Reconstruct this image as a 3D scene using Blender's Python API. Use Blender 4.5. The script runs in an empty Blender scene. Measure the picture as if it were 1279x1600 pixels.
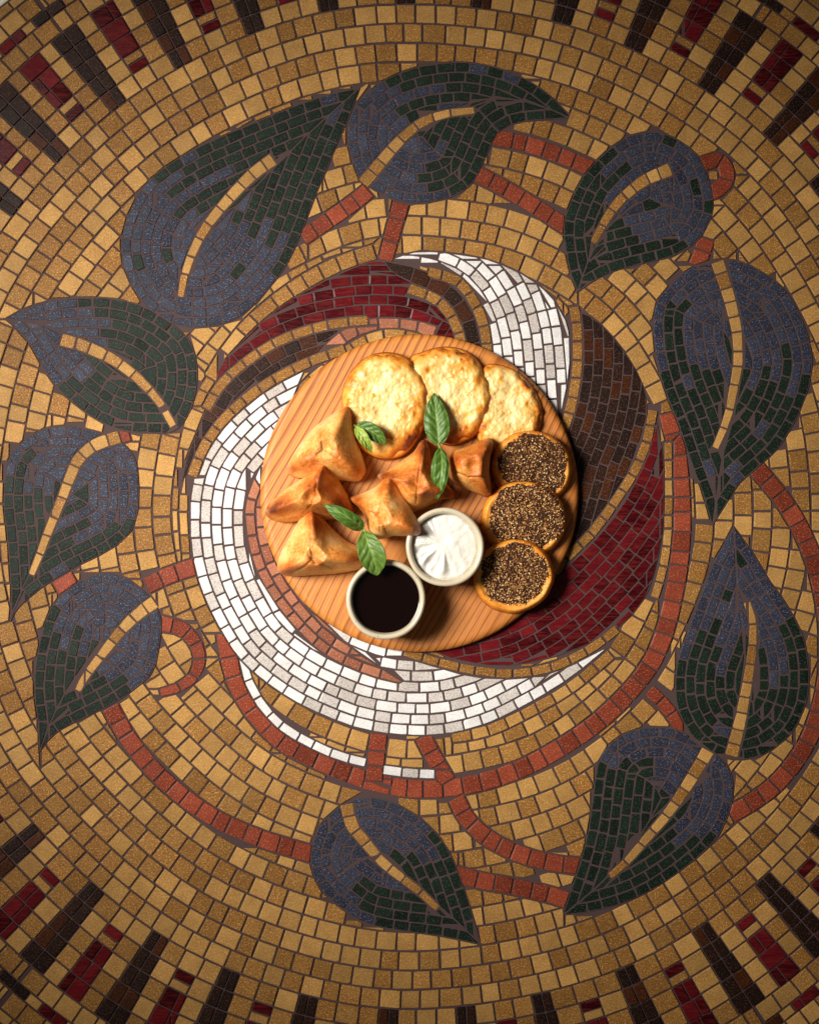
import bpy, bmesh, math, random
import numpy as np
from mathutils import Vector, noise as mnoise

random.seed(7)
rng = np.random.default_rng(11)
scene = bpy.context.scene
COL = scene.collection
S = 0.0005            # metres per photograph pixel on the tile surface
CX, CY, CAMH = 639.5, 800.0, 1.35

# ------------------------------------------------------------------ camera, light, exposure
cam_d = bpy.data.cameras.new('camera')
cam = bpy.data.objects.new('camera', cam_d)
COL.objects.link(cam)
cam.location = (0, 0, CAMH)
cam_d.sensor_fit = 'VERTICAL'
cam_d.sensor_height = 24.0
cam_d.lens = 24.0 * CAMH / (1600 * S)
cam_d.clip_start = 0.05
cam_d.clip_end = 50
scene.camera = cam

world = bpy.data.worlds.new('World')
scene.world = world
world.use_nodes = True
bg = world.node_tree.nodes['Background']
bg.inputs[0].default_value = (1.0, 0.93, 0.86, 1)
bg.inputs[1].default_value = 0.066

lamp_d = bpy.data.lights.new('window_light', 'AREA')
lamp_d.shape = 'RECTANGLE'
lamp_d.size = 0.48
lamp_d.size_y = 0.52
lamp_d.energy = 3.12
lamp_d.spread = math.radians(42)
lamp_d.color = (1.0, 0.945, 0.87)
lamp = bpy.data.objects.new('window_light', lamp_d)
COL.objects.link(lamp)
lamp.location = (-0.84, 0.22, 1.06)
lamp.rotation_euler = (Vector((-0.035, 0.01, 0)) - lamp.location).to_track_quat('-Z', 'Y').to_euler()

scene.view_settings.view_transform = 'Standard'
scene.view_settings.look = 'None'
scene.view_settings.exposure = 0.0
scene.view_settings.gamma = 1.0

# ------------------------------------------------------------------ helpers
def W(px, py, z=0.0):
    k = (CAMH - z) / CAMH * S
    return Vector(((px - CX) * k, (CY - py) * k, z))

def tag(o, label=None, cat=None, group=None, kind=None):
    if label: o['label'] = label
    if cat: o['category'] = cat
    if group: o['group'] = group
    if kind: o['kind'] = kind
    return o

def link(name, me, parent=None, mat=None, smooth=False):
    o = bpy.data.objects.new(name, me)
    COL.objects.link(o)
    if parent is not None: o.parent = parent
    if mat is not None: me.materials.append(mat)
    if smooth:
        me.polygons.foreach_set('use_smooth', [True] * len(me.polygons))
    return o

def empty(name, loc=(0, 0, 0)):
    o = bpy.data.objects.new(name, None)
    o.empty_display_size = 0.02
    COL.objects.link(o)
    o.location = loc
    return o

def mesh_from(verts, faces, name='m'):
    me = bpy.data.meshes.new(name)
    me.from_pydata(verts, [], faces)
    me.update()
    return me

def set_col(me, name, cols):
    a = me.attributes.new(name, 'FLOAT_COLOR', 'POINT')
    a.data.foreach_set('color', np.asarray(cols, dtype=np.float32).ravel())

class NT:
    """small node-tree helper"""
    def __init__(self, name):
        self.mat = bpy.data.materials.new(name)
        self.mat.use_nodes = True
        self.t = self.mat.node_tree
        self.n = self.t.nodes
        self.b = self.n['Principled BSDF']
        self.geo = self.n.new('ShaderNodeNewGeometry')
    def link(self, a, b): self.t.links.new(a, b)
    def noise(self, scale, detail=2, rough=0.5, vec=None, dist=0.0):
        n = self.n.new('ShaderNodeTexNoise')
        n.inputs['Scale'].default_value = scale
        n.inputs['Detail'].default_value = detail
        n.inputs['Roughness'].default_value = rough
        n.inputs['Distortion'].default_value = dist
        self.link(vec if vec is not None else self.geo.outputs['Position'], n.inputs['Vector'])
        return n.outputs['Fac']
    def vor(self, scale, vec=None):
        n = self.n.new('ShaderNodeTexVoronoi')
        n.inputs['Scale'].default_value = scale
        self.link(vec if vec is not None else self.geo.outputs['Position'], n.inputs['Vector'])
        return n
    def ramp(self, fac, stops):
        n = self.n.new('ShaderNodeValToRGB')
        e = n.color_ramp.elements
        while len(e) < len(stops): e.new(0.5)
        for el, (p, c) in zip(e, stops):
            el.position = p
            el.color = (c[0], c[1], c[2], 1) if not isinstance(c, (int, float)) else (c, c, c, 1)
        self.link(fac, n.inputs[0])
        return n.outputs[0]
    def mix(self, f, a, b, mode='MIX'):
        n = self.n.new('ShaderNodeMix')
        n.data_type = 'RGBA'; n.blend_type = mode
        for k, v in ((0, f), (6, a), (7, b)):
            if isinstance(v, (int, float)): n.inputs[k].default_value = v
            elif isinstance(v, tuple): n.inputs[k].default_value = (*v, 1) if len(v) == 3 else v
            else: self.link(v, n.inputs[k])
        return n.outputs[2]
    def math(self, op, a, b=None, c=None):
        n = self.n.new('ShaderNodeMath'); n.operation = op
        for k, v in ((0, a), (1, b), (2, c)):
            if v is None: continue
            if isinstance(v, (int, float)): n.inputs[k].default_value = v
            else: self.link(v, n.inputs[k])
        return n.outputs[0]
    def attr(self, name):
        n = self.n.new('ShaderNodeAttribute'); n.attribute_name = name
        s = self.n.new('ShaderNodeSeparateColor')
        self.link(n.outputs['Color'], s.inputs[0])
        return s.outputs
    def bump(self, h, strength, dist=0.001):
        n = self.n.new('ShaderNodeBump')
        n.inputs['Strength'].default_value = strength
        n.inputs['Distance'].default_value = dist
        self.link(h, n.inputs['Height'])
        self.link(n.outputs[0], self.b.inputs['Normal'])
        return n
    def color(self, c):
        if isinstance(c, tuple): self.b.inputs['Base Color'].default_value = (*c, 1)
        else: self.link(c, self.b.inputs['Base Color'])
    def set(self, **k):
        for a, v in k.items():
            i = self.b.inputs[a.replace('_', ' ')]
            if isinstance(v, (int, float)): i.default_value = v
            elif isinstance(v, tuple): i.default_value = v
            else: self.link(v, i)

def hx(h):
    h = h.lstrip('#')
    v = [int(h[i:i + 2], 16) / 255 for i in (0, 2, 4)]
    return tuple(c / 12.92 if c <= 0.04045 else ((c + 0.055) / 1.055) ** 2.4 for c in v)

# ------------------------------------------------------------------ tile materials
def tile_mat(name, a, b, dark, speck, speck_amt=0.5, rough=0.35, streak=0.0, pits=0.0):
    """a..b by the tile's own tint; fine grain towards dark and bright specks"""
    m = NT(name)
    t = m.attr('tint')
    base = m.mix(t[0], a, b)
    fine = m.noise(850, 4, 0.75)
    grain = m.ramp(fine, [(0.38, 1.0), (0.54, 0.0)])
    gk = m.math('MULTIPLY', m.math('MULTIPLY_ADD', t[0], 0.45, 0.35), grain)
    c = m.mix(gk, base, dark)
    v = m.noise(900, 1, 0.5)
    sp = m.ramp(v, [(0.58, 0.0), (0.68, 1.0)])
    c = m.mix(m.math('MULTIPLY', sp, speck_amt), c, speck)
    if streak:
        mp = m.n.new('ShaderNodeMapping'); mp.inputs['Scale'].default_value = (60, 420, 1)
        mp.inputs['Rotation'].default_value = (0, 0, 0.5)
        m.link(m.geo.outputs['Position'], mp.inputs[0])
        st = m.noise(1.0, 3, 0.6, vec=mp.outputs[0], dist=1.2)
        c = m.mix(m.math('MULTIPLY', m.ramp(st, [(0.45, 0.0), (0.62, 1.0)]), streak), c, speck)
    big = m.noise(60, 3, 0.6)
    c = m.mix(m.math('MULTIPLY', m.ramp(big, [(0.35, 1.0), (0.65, 0.0)]), 0.22), c, dark)
    if pits:
        pv = m.noise(420, 2, 0.5)
        c = m.mix(m.math('MULTIPLY', m.ramp(pv, [(0.735, 0.0), (0.76, 1.0)]), pits), c, (0.03, 0.018, 0.012))
    vr = m.math('MULTIPLY_ADD', t[1], 0.34, 0.83)
    vv = m.n.new('ShaderNodeCombineColor')
    for i in range(3): m.link(vr, vv.inputs[i])
    c = m.mix(1.0, c, vv.outputs[0], 'MULTIPLY')
    m.color(c)
    m.set(Roughness=rough)
    m.b.inputs['Specular IOR Level'].default_value = 0.13
    m.bump(fine, 0.2, 0.0006)
    return m.mat

MAT = {
    'ochre': tile_mat('ochre_glass', hx('b88c4e'), hx('90632d'), hx('543214'), hx('d8b072'), 0.55, 0.5, pits=0.8),
    'white': tile_mat('white_glass', hx('e6e4e2'), hx('c2bab2'), hx('7a6e68'), hx('efedea'), 0.3, 0.32, pits=0.5),
    'blue': tile_mat('blue_glass', hx('3c3f4e'), hx('272938'), hx('0f1018'), hx('737889'), 0.6, 0.5),
    'green': tile_mat('green_glass', hx('1b2a20'), hx('0e1912'), hx('050907'), hx('48594a'), 0.55, 0.48),
    'red': tile_mat('terracotta_glass', hx('8e402b'), hx('743020'), hx('42160d'), hx('c07c58'), 0.5, 0.42),
    'maroon': tile_mat('maroon_glass', hx('64131a'), hx('32040a'), hx('1a0206'), hx('702420'), 0.12, 0.25, streak=0.5),
    'brown': tile_mat('brown_glass', hx('1a100e'), hx('46210c'), hx('080404'), hx('805432'), 0.4, 0.5),
    'salmon': tile_mat('salmon_glass', hx('a86c50'), hx('925640'), hx('583022'), hx('cc9a7c'), 0.5, 0.42),
}
def grout_mat():
    m = NT('grout')
    n = m.noise(900, 4, 0.7)
    g = m.noise(25, 3, 0.6)
    c = m.mix(g, hx('443130'), hx('533f3d'))
    c = m.mix(m.math('MULTIPLY', n, 0.5), c, hx('2a1c1c'))
    m.color(c); m.set(Roughness=0.9)
    m.bump(n, 0.5, 0.001)
    return m.mat
GROUT = grout_mat()

# ------------------------------------------------------------------ the mosaic: layout in photograph pixels (0.5 mm each)
RX, RY = 661.0, 791.0                                  # centre of the rings
GX0, GY0, GW, GH = -420, -280, 2160, 2160
XX, YY = np.meshgrid(np.arange(GW) + GX0 + 0.5, np.arange(GH) + GY0 + 0.5)
DX, DY = XX - RX, YY - RY
RR = np.hypot(DX, DY)
TH = np.degrees(np.arctan2(DX, -DY)) % 360.0           # clockwise from straight up
RR = RR + 1.6 * np.sin(np.radians(TH * 7)) + 1.2 * np.sin(np.radians(TH * 13 + 40))
PITCH = 29.6 + 2.5 * np.cos(np.radians(TH - 222))
RIM = 785 + 8.10 * PITCH

def spline(pts, closed=False, step=4, sharp0=True):
    p = [np.array(q, float) for q in pts]
    n = len(p); out = []
    rngi = range(n if closed else n - 1)
    for i in rngi:
        p1, p2 = p[i], p[(i + 1) % n]
        p0 = p[(i - 1) % n] if (closed or i > 0) else 2 * p1 - p2
        p3 = p[(i + 2) % n] if (closed or i + 2 < n) else 2 * p2 - p1
        if closed and sharp0:
            if i == 0: p0 = 2 * p1 - p2
            if (i + 1) % n == 0: p3 = 2 * p2 - p1
        k = max(2, int(np.linalg.norm(p2 - p1) / step))
        for j in range(k):
            t = j / k
            out.append(0.5 * ((2 * p1) + (p2 - p0) * t + (2 * p0 - 5 * p1 + 4 * p2 - p3) * t * t + (3 * p1 - p0 - 3 * p2 + p3) * t ** 3))
    if not closed: out.append(p[-1])
    return np.array(out)

def window(poly, pad):
    a = int(max(0, poly[:, 0].min() - pad - GX0)); b = int(min(GW, poly[:, 0].max() + pad - GX0))
    c = int(max(0, poly[:, 1].min() - pad - GY0)); d = int(min(GH, poly[:, 1].max() + pad - GY0))
    return a, b, c, d

def inside(poly, X, Y):
    r = np.zeros(X.shape, bool)
    n = len(poly)
    for i in range(n):
        x1, y1 = poly[i]; x2, y2 = poly[(i + 1) % n]
        if y1 == y2: continue
        r ^= ((y1 > Y) != (y2 > Y)) & (X < (x2 - x1) * (Y - y1) / (y2 - y1) + x1)
    return r

def dist_s(poly, X, Y, closed):
    """distance to and arc length along a polyline for every cell"""
    n = len(poly)
    best = np.full(X.shape, 1e9); ss = np.zeros(X.shape); acc = 0.0
    for i in range(n if closed else n - 1):
        a = poly[i]; b = poly[(i + 1) % n]
        d = b - a; L2 = d @ d; L = math.sqrt(L2)
        if L < 1e-6: continue
        t = np.clip(((X - a[0]) * d[0] + (Y - a[1]) * d[1]) / L2, 0, 1)
        q = (X - a[0] - t * d[0]) ** 2 + (Y - a[1] - t * d[1]) ** 2
        m = q < best
        best[m] = q[m]; ss[m] = acc + t[m] * L
        acc += L
    return np.sqrt(best), ss, acc

REG = np.zeros((GH, GW), np.int16)                     # region of each cell; 0 = ring field
REGIONS = [None]
def add_region(mask, win, **info):
    a, b, c, d = win
    REGIONS.append(dict(win=win, **info))
    REG[c:d, a:b][mask] = len(REGIONS) - 1

def area_region(pts, guide=None, **info):
    poly = spline(pts, True, sharp0=True)
    win = window(poly, 3); a, b, c, d = win
    m = inside(poly, XX[c:d, a:b], YY[c:d, a:b])
    if guide is None: g, cl = poly, True
    else:
        g, cl = spline(guide), False
        e0 = g[0] + (g[0] - g[1]) / np.linalg.norm(g[0] - g[1]) * 120
        e1 = g[-1] + (g[-1] - g[-2]) / np.linalg.norm(g[-1] - g[-2]) * 120
        g = np.vstack([e0, g, e1])
    add_region(m, win, poly=poly, guide=g, closed=cl, **info)

def ribbon(pts, w, w1=None, **info):
    g = spline(pts)
    win = window(g, w); a, b, c, d = win
    D, s, L = dist_s(g, XX[c:d, a:b], YY[c:d, a:b], False)
    ww = w if w1 is None else w + (w1 - w) * s / L
    m = D < ww / 2
    # square ends
    m &= ~((s <= 0.01) & (((XX[c:d, a:b] - g[0, 0]) * (g[0] - g[1])[0] + (YY[c:d, a:b] - g[0, 1]) * (g[0] - g[1])[1]) > 0))
    m &= ~((s >= L - .01) & (((XX[c:d, a:b] - g[-1, 0]) * (g[-1] - g[-2])[0] + (YY[c:d, a:b] - g[-1, 1]) * (g[-1] - g[-2])[1]) > 0))
    nrm = np.gradient(g, axis=0); nrm /= np.linalg.norm(nrm, axis=1)[:, None]
    nrm = np.stack([-nrm[:, 1], nrm[:, 0]], 1)
    wv = np.full(len(g), w / 2) if w1 is None else np.linspace(w / 2, w1 / 2, len(g))
    poly = np.vstack([g + nrm * wv[:, None], (g - nrm * wv[:, None])[::-1]])
    add_region(m, win, poly=poly, guide=g, closed=False, pitch=1e6, w=w if w1 is None else (w + w1) / 2, **info)

# --- stems of the wreath
VINES = [
 ('short red stem between the two topmost leaves', [(577, 297), (548, 320), (512, 345), (472, 372)], 27, None),
 ('short red stem rising from the white swirl tip to the top leaf', [(627, 316), (616, 355), (602, 408)], 28, 24),
 ('upper red stem joining the top leaf to the upper right leaf', [(770, 214), (820, 224), (870, 241), (926, 264)], 27, None),
 ('lower red stem joining the top leaf to the upper right leaf', [(742, 270), (788, 294), (832, 320), (890, 358)], 27, None),
 ('small red loop at the right of the upper right leaf', [(1094, 258), (1112, 250), (1128, 254), (1136, 272), (1131, 288), (1115, 300), (1104, 300)], 25, None),
 ('tiny red stem above the tall right leaf', [(1104, 372), (1097, 392), (1088, 416)], 28, None),
 ('long red ring stem curving round the right and bottom of the swirl', [(1043, 645), (1056, 700), (1063, 760), (1065, 820), (1060, 885), (1049, 945), (1032, 1005), (1008, 1050), (970, 1095), (925, 1135), (870, 1172), (810, 1203), (745, 1224), (680, 1233), (620, 1230), (560, 1215), (500, 1190), (450, 1165), (410, 1130), (380, 1088), (364, 1050), (356, 1015), (352, 988)], 30, None),
 ('outer red stem at the right edge joining two right leaves', [(1180, 730), (1218, 775), (1248, 822), (1272, 880), (1290, 960), (1292, 1040), (1280, 1110), (1254, 1172), (1215, 1222), (1180, 1250), (1140, 1274)], 29, None),
 ('thin red stem crossing from the ring to the bottom right leaf', [(1013, 1078), (1038, 1102), (1062, 1135), (1088, 1170), (1100, 1190)], 22, None),
 ('left short red stem under the white swirl', [(592, 1146), (588, 1180), (584, 1222)], 28, None),
 ('right short red stem under the white swirl', [(660, 1150), (680, 1188), (700, 1222)], 28, None),
 ('upper red stem right of the bottom leaf', [(712, 1246), (730, 1280), (765, 1312), (812, 1335), (860, 1348), (908, 1354)], 28, None),
 ('lower red stem right of the bottom leaf', [(710, 1366), (750, 1376), (800, 1385), (850, 1396), (892, 1408)], 28, None),
 ('long red stem curving down from the lower left leaf to the bottom leaf', [(172, 1104), (200, 1153), (240, 1203), (290, 1248), (340, 1281), (400, 1308), (450, 1324), (492, 1336)], 29, None),
 ('red stem between the lower left leaf and the white swirl', [(228, 916), (262, 900), (306, 885)], 28, None),
 ('red hook beside the lower left leaf', [(250, 974), (283, 982), (304, 1003), (312, 1030), (303, 1057), (280, 1074), (250, 1083)], 27, 14),
 ('tiny red stem between the two lower left leaves', [(86, 920), (118, 902)], 24, None),
 ('tiny red stem between the two left leaves', [(170, 686), (204, 678)], 24, None),
]
for lab, pts, w, w1 in VINES:
    ribbon(pts, w, w1, kind='red', name='stem_motif', label=lab, length=27)

OCH = [
 ([(330, 592), (356, 550), (390, 508), (430, 473), (475, 441), (530, 412), (586, 393)], 26, 29),
 ([(296, 720), (289, 760), (287, 810), (291, 865)], 15, 27),
 ([(1043, 690), (1044, 760), (1043, 830), (1036, 885), (1022, 935)], 15, 26),
 ([(705, 1153), (765, 1141), (835, 1108), (895, 1072), (955, 1022)], 19, 28),
 ([(1122, 274), (1106, 274)], 17, 30),
]
for pts, w, ln in OCH: ribbon(pts, w, kind='ochre', name=None, length=ln)
ribbon([(379, 1022), (388, 1062), (412, 1105), (445, 1138), (490, 1164), (530, 1181), (572, 1192)], 15, kind='white', name='white_line_motif', label='thin white line inside the red ring at the lower left', length=29)
ribbon([(598, 1203), (640, 1208), (680, 1210)], 16, kind='white', name='white_line_motif', label='short row of white tiles between the two short red stems', length=28)

# --- swirls of the medallion
area_region([(478, 572), (455, 588), (420, 606), (385, 631), (352, 664), (325, 698), (307, 735), (298, 780), (297, 830), (303, 880), (318, 930), (345, 985), (375, 1030), (415, 1066), (460, 1096), (510, 1120), (560, 1138), (620, 1148), (690, 1148), (760, 1131), (830, 1097), (890, 1060), (948, 1013), (900, 1034), (850, 1050), (800, 1059), (745, 1058), (690, 1044), (640, 1020), (600, 990), (560, 930), (500, 880), (470, 760), (450, 660)],
            guide=[(455, 588), (420, 606), (385, 631), (352, 664), (325, 698), (307, 735), (298, 780), (297, 830), (303, 880), (318, 930), (345, 985), (375, 1030), (415, 1066), (460, 1096), (510, 1120), (560, 1138), (620, 1148), (690, 1148), (760, 1131), (830, 1097), (890, 1060), (948, 1013)],
            kind='white', name='swirl_motif', label='large white crescent swirl at the lower left of the board', length=29, pitch=16.8)
area_region([(606, 407), (650, 393), (700, 395), (760, 405), (810, 425), (850, 452), (876, 484), (888, 515), (891, 550), (888, 590), (878, 640), (860, 690), (800, 640), (770, 560), (764, 520), (752, 485), (730, 452), (700, 430), (655, 414)],
            thr=0.55, guide=[(606, 413), (655, 416), (700, 430), (730, 452), (752, 485), (764, 520), (770, 560), (776, 640)],
            kind='white', name='swirl_motif', label='white crescent swirl at the upper right of the board', length=28, pitch=16)
area_region([(397, 745), (383, 790), (386, 840), (400, 890), (425, 935), (460, 980), (500, 1018), (545, 1043), (590, 1060), (632, 1068), (600, 1046), (560, 1020), (520, 985), (470, 930), (440, 880), (430, 800)],
            guide=[(397, 745), (383, 790), (386, 840), (400, 890), (425, 935), (460, 980), (500, 1018), (545, 1043), (590, 1060), (632, 1068)],
            kind='salmon', name='swirl_motif', label='orange-pink tapering band along the lower left of the board', length=28, pitch=16.5)
area_region([(338, 586), (352, 562), (375, 536), (405, 506), (440, 478), (480, 453), (530, 428), (590, 408), (632, 432), (672, 465), (700, 493), (722, 535), (660, 540), (640, 515), (576, 503), (530, 507), (480, 518), (430, 538), (385, 566), (350, 598)],
            guide=[(320, 642), (346, 600), (385, 565), (430, 536), (480, 516), (530, 505), (576, 500), (630, 503), (680, 522), (722, 550)],
            kind='maroon', name='swirl_motif', label='glossy dark red crescent above the board at the upper left', length=30, pitch=15.5, off=8.5)
area_region([(284, 752), (293, 712), (308, 674), (322, 640), (346, 600), (385, 565), (430, 536), (480, 516), (530, 505), (560, 512), (535, 540), (480, 567), (430, 592), (385, 623), (345, 661), (317, 702)],
            guide=[(284, 752), (293, 712), (308, 674), (322, 640), (346, 600), (385, 565), (430, 536), (480, 516), (530, 505), (576, 500)],
            kind='brown', name='swirl_motif', label='slim dark brown crescent at the upper left of the white swirl', length=28, pitch=18, off=9)
area_region([(600, 408), (640, 416), (682, 432), (716, 458), (738, 492), (748, 530), (752, 560), (728, 560), (722, 520), (708, 490), (680, 462), (640, 440), (612, 424)],
            guide=[(600, 408), (640, 416), (682, 432), (716, 458), (738, 492), (748, 530), (752, 560)],
            kind='brown', name='swirl_motif', label='thin dark brown arc between the dark red and white swirls', length=27, pitch=23)
area_region([(900, 484), (930, 500), (960, 530), (985, 565), (1003, 602), (1010, 640), (1005, 682), (990, 722), (964, 772), (930, 820), (895, 860), (860, 870), (870, 760), (895, 650), (905, 570), (907, 520)],
            guide=[(896, 478), (901, 510), (902, 560), (897, 610), (886, 655), (868, 700), (850, 760)],
            kind='brown', name='swirl_motif', label='broad dark brown lens right of the board', length=28, pitch=15.5, off=9)
area_region([(1026, 660), (1036, 720), (1037, 780), (1034, 830), (1025, 880), (1010, 928), (985, 963), (950, 990), (900, 1014), (850, 1030), (790, 1040), (740, 1036), (685, 1020), (680, 985), (800, 960), (900, 872), (945, 825), (978, 780), (1002, 730), (1018, 690)],
            guide=[(1026, 650), (1012, 710), (985, 770), (948, 824), (905, 873), (850, 925), (780, 965), (690, 985)],
            kind='maroon', name='swirl_motif', label='large glossy dark red crescent at the lower right of the board', length=30, pitch=15.2)
ribbon([(500, 566), (524, 537), (560, 514), (605, 506), (655, 512), (680, 520)], 21, kind='salmon', name='line_motif', label='short pink row above the board', length=29)
ribbon([(520, 572), (548, 545), (580, 528), (615, 522), (660, 530)], 18, kind='ochre', name=None, length=27)
OCH2 = [
 ([(322, 640), (346, 600), (385, 565), (430, 536), (480, 516), (530, 505), (576, 500)], 17, 29),
 ([(300, 745), (317, 702), (345, 661), (385, 623), (430, 592), (480, 567), (540, 545)], 18, 30),
 ([(896, 478), (901, 510), (902, 560), (897, 610), (886, 655), (868, 700)], 18, 29),
 ([(1020, 640), (1010, 690), (991, 736), (960, 785), (925, 832), (885, 872)], 17, 28),
 ([(630, 1018), (690, 1036), (750, 1049), (810, 1052), (870, 1040), (925, 1012), (965, 982)], 16, 29),
 ([(638, 450), (678, 466), (700, 486), (715, 515), (722, 545)], 18, 28),
 ([(668, 424), (716, 440), (744, 478), (757, 515), (762, 560)], 18, 28),
]
for pts, w, ln in OCH2: ribbon(pts, w, kind='ochre', name=None, length=ln, dark=True)

# --- leaves: outline from the tip round, midrib, green direction (from, to), threshold, label
LEAVES = [
 ([(562, 137), (520, 146), (470, 162), (420, 182), (365, 205), (310, 230), (262, 258), (230, 285), (210, 315), (195, 350), (190, 390), (195, 420), (207, 448), (225, 475), (250, 495), (275, 507), (305, 512), (340, 508), (370, 497), (395, 478), (420, 450), (440, 425), (455, 400), (468, 370), (480, 340), (495, 300), (510, 265), (525, 228), (540, 195), (552, 165)],
  [(428, 248), (400, 268), (375, 292), (345, 325), (320, 358), (303, 390), (290, 425), (282, 465)], (300, 480), (470, 190), 0.50, 'largest leaf, green at its tip and blue at its round end, upper left of the wreath'),
 ([(890, 184), (850, 187), (815, 190), (790, 198), (775, 210), (765, 230), (752, 260), (738, 285), (715, 303), (685, 314), (650, 318), (620, 313), (600, 305), (578, 293), (562, 280), (550, 250), (543, 220), (546, 185), (558, 160), (575, 145), (600, 125), (640, 108), (680, 100), (720, 97), (760, 102), (800, 114), (835, 132), (865, 155)],
  [(567, 287), (590, 260), (615, 230), (640, 205), (665, 188), (700, 177), (742, 172)], (560, 270), (850, 150), 0.42, 'curled leaf at the top with its tip hooked to the right'),
 ([(902, 456), (890, 425), (883, 390), (880, 355), (887, 325), (905, 285), (925, 258), (955, 230), (985, 212), (1015, 206), (1040, 210), (1068, 224), (1090, 245), (1105, 275), (1113, 310), (1112, 335), (1100, 362), (1082, 382), (1055, 398), (1020, 408), (985, 416), (950, 427), (922, 442)],
  [(1048, 264), (1010, 280), (985, 298), (962, 320), (945, 345), (926, 380)], (1090, 270), (900, 400), 0.50, 'upper right leaf with its tip pointing down left and a red loop beside it'),
 ([(1112, 822), (1097, 770), (1080, 725), (1060, 665), (1040, 615), (1027, 570), (1020, 520), (1024, 475), (1042, 450), (1065, 428), (1090, 413), (1125, 405), (1160, 410), (1195, 428), (1225, 452), (1248, 490), (1264, 535), (1268, 575), (1258, 620), (1240, 660), (1215, 700), (1180, 733), (1155, 755), (1135, 785)],
  [(1120, 408), (1134, 450), (1145, 490), (1152, 530), (1152, 570), (1145, 610), (1138, 645), (1128, 675), (1116, 702)], (1170, 420), (1100, 720), 0.42, 'tall right leaf with its point hanging straight down'),
 ([(1145, 822), (1130, 850), (1113, 880), (1100, 915), (1085, 955), (1070, 995), (1058, 1030), (1054, 1070), (1058, 1105), (1072, 1137), (1090, 1160), (1115, 1178), (1150, 1187), (1185, 1182), (1215, 1165), (1240, 1140), (1258, 1100), (1263, 1060), (1258, 1010), (1243, 970), (1222, 935), (1200, 905), (1180, 870), (1162, 845)],
  [(1142, 1182), (1155, 1130), (1163, 1090), (1170, 1050), (1175, 1010), (1175, 970), (1166, 940)], (1150, 840), (1155, 1180), 0.47, 'right leaf with its blue point straight up and green round base'),
 ([(878, 1430), (890, 1395), (905, 1350), (918, 1300), (925, 1250), (930, 1210), (940, 1178), (965, 1152), (1000, 1138), (1040, 1137), (1075, 1148), (1105, 1170), (1135, 1195), (1145, 1230), (1140, 1265), (1125, 1300), (1100, 1330), (1070, 1355), (1035, 1380), (1000, 1400), (960, 1415), (920, 1425)],
  [(1106, 1172), (1090, 1200), (1065, 1240), (1040, 1275), (1010, 1310), (980, 1345), (952, 1370)], (1080, 1160), (920, 1390), 0.40, 'bottom right leaf with its tip pointing down left'),
 ([(751, 1476), (738, 1430), (725, 1390), (710, 1350), (692, 1315), (665, 1285), (640, 1268), (610, 1252), (575, 1246), (545, 1252), (520, 1268), (500, 1290), (488, 1320), (485, 1350), (495, 1380), (510, 1400), (535, 1420), (560, 1438), (590, 1448), (630, 1455), (670, 1460), (710, 1467)],
  [(541, 1256), (550, 1290), (570, 1315), (595, 1345), (625, 1370), (655, 1393), (684, 1420)], (530, 1280), (720, 1440), 0.50, 'bottom leaf with its sharp tip pointing down right'),
 ([(62, 1175), (60, 1130), (54, 1085), (56, 1040), (63, 1000), (75, 960), (95, 930), (125, 908), (160, 895), (190, 900), (215, 915), (240, 940), (252, 970), (250, 1000), (243, 1040), (225, 1065), (195, 1088), (160, 1108), (125, 1125), (95, 1140), (75, 1158)],
  [(243, 940), (215, 960), (190, 985), (170, 1010), (150, 1035), (132, 1060), (121, 1080)], (200, 920), (80, 1120), 0.50, 'lower left leaf with its tip pointing straight down'),
 ([(14, 978), (18, 930), (15, 885), (12, 840), (6, 790), (8, 745), (15, 715), (35, 690), (65, 672), (100, 665), (135, 670), (165, 680), (195, 695), (212, 720), (217, 760), (215, 800), (205, 830), (185, 850), (155, 868), (120, 885), (85, 905), (50, 930), (25, 955)],
  [(188, 682), (150, 695), (125, 715), (110, 745), (95, 785), (80, 820), (65, 860), (49, 899)], (170, 700), (30, 900), 0.45, 'left leaf near the edge with its tip pointing down'),
 ([(8, 498), (40, 482), (80, 470), (130, 465), (180, 467), (220, 478), (258, 498), (290, 525), (305, 555), (308, 590), (303, 625), (290, 655), (268, 675), (230, 676), (190, 672), (150, 655), (110, 625), (85, 600), (65, 570), (45, 535), (25, 512)],
  [(95, 530), (130, 540), (170, 558), (200, 578), (225, 600), (250, 630), (272, 667)], (40, 500), (250, 600), 0.40, 'left leaf with its blue tip pointing to the left edge and a green body'),
]
for out, mid, g0, g1, th, lab in LEAVES:
    area_region(out, kind='leaf', name='leaf_motif', label=lab, length=26, pitch=15.5, g0=np.array(g0, float), g1=np.array(g1, float), th=th)
    i = len(REGIONS) - 1
    ribbon(mid, 22, 12, kind='ochre', name=None, length=27, owner=i)

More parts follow.
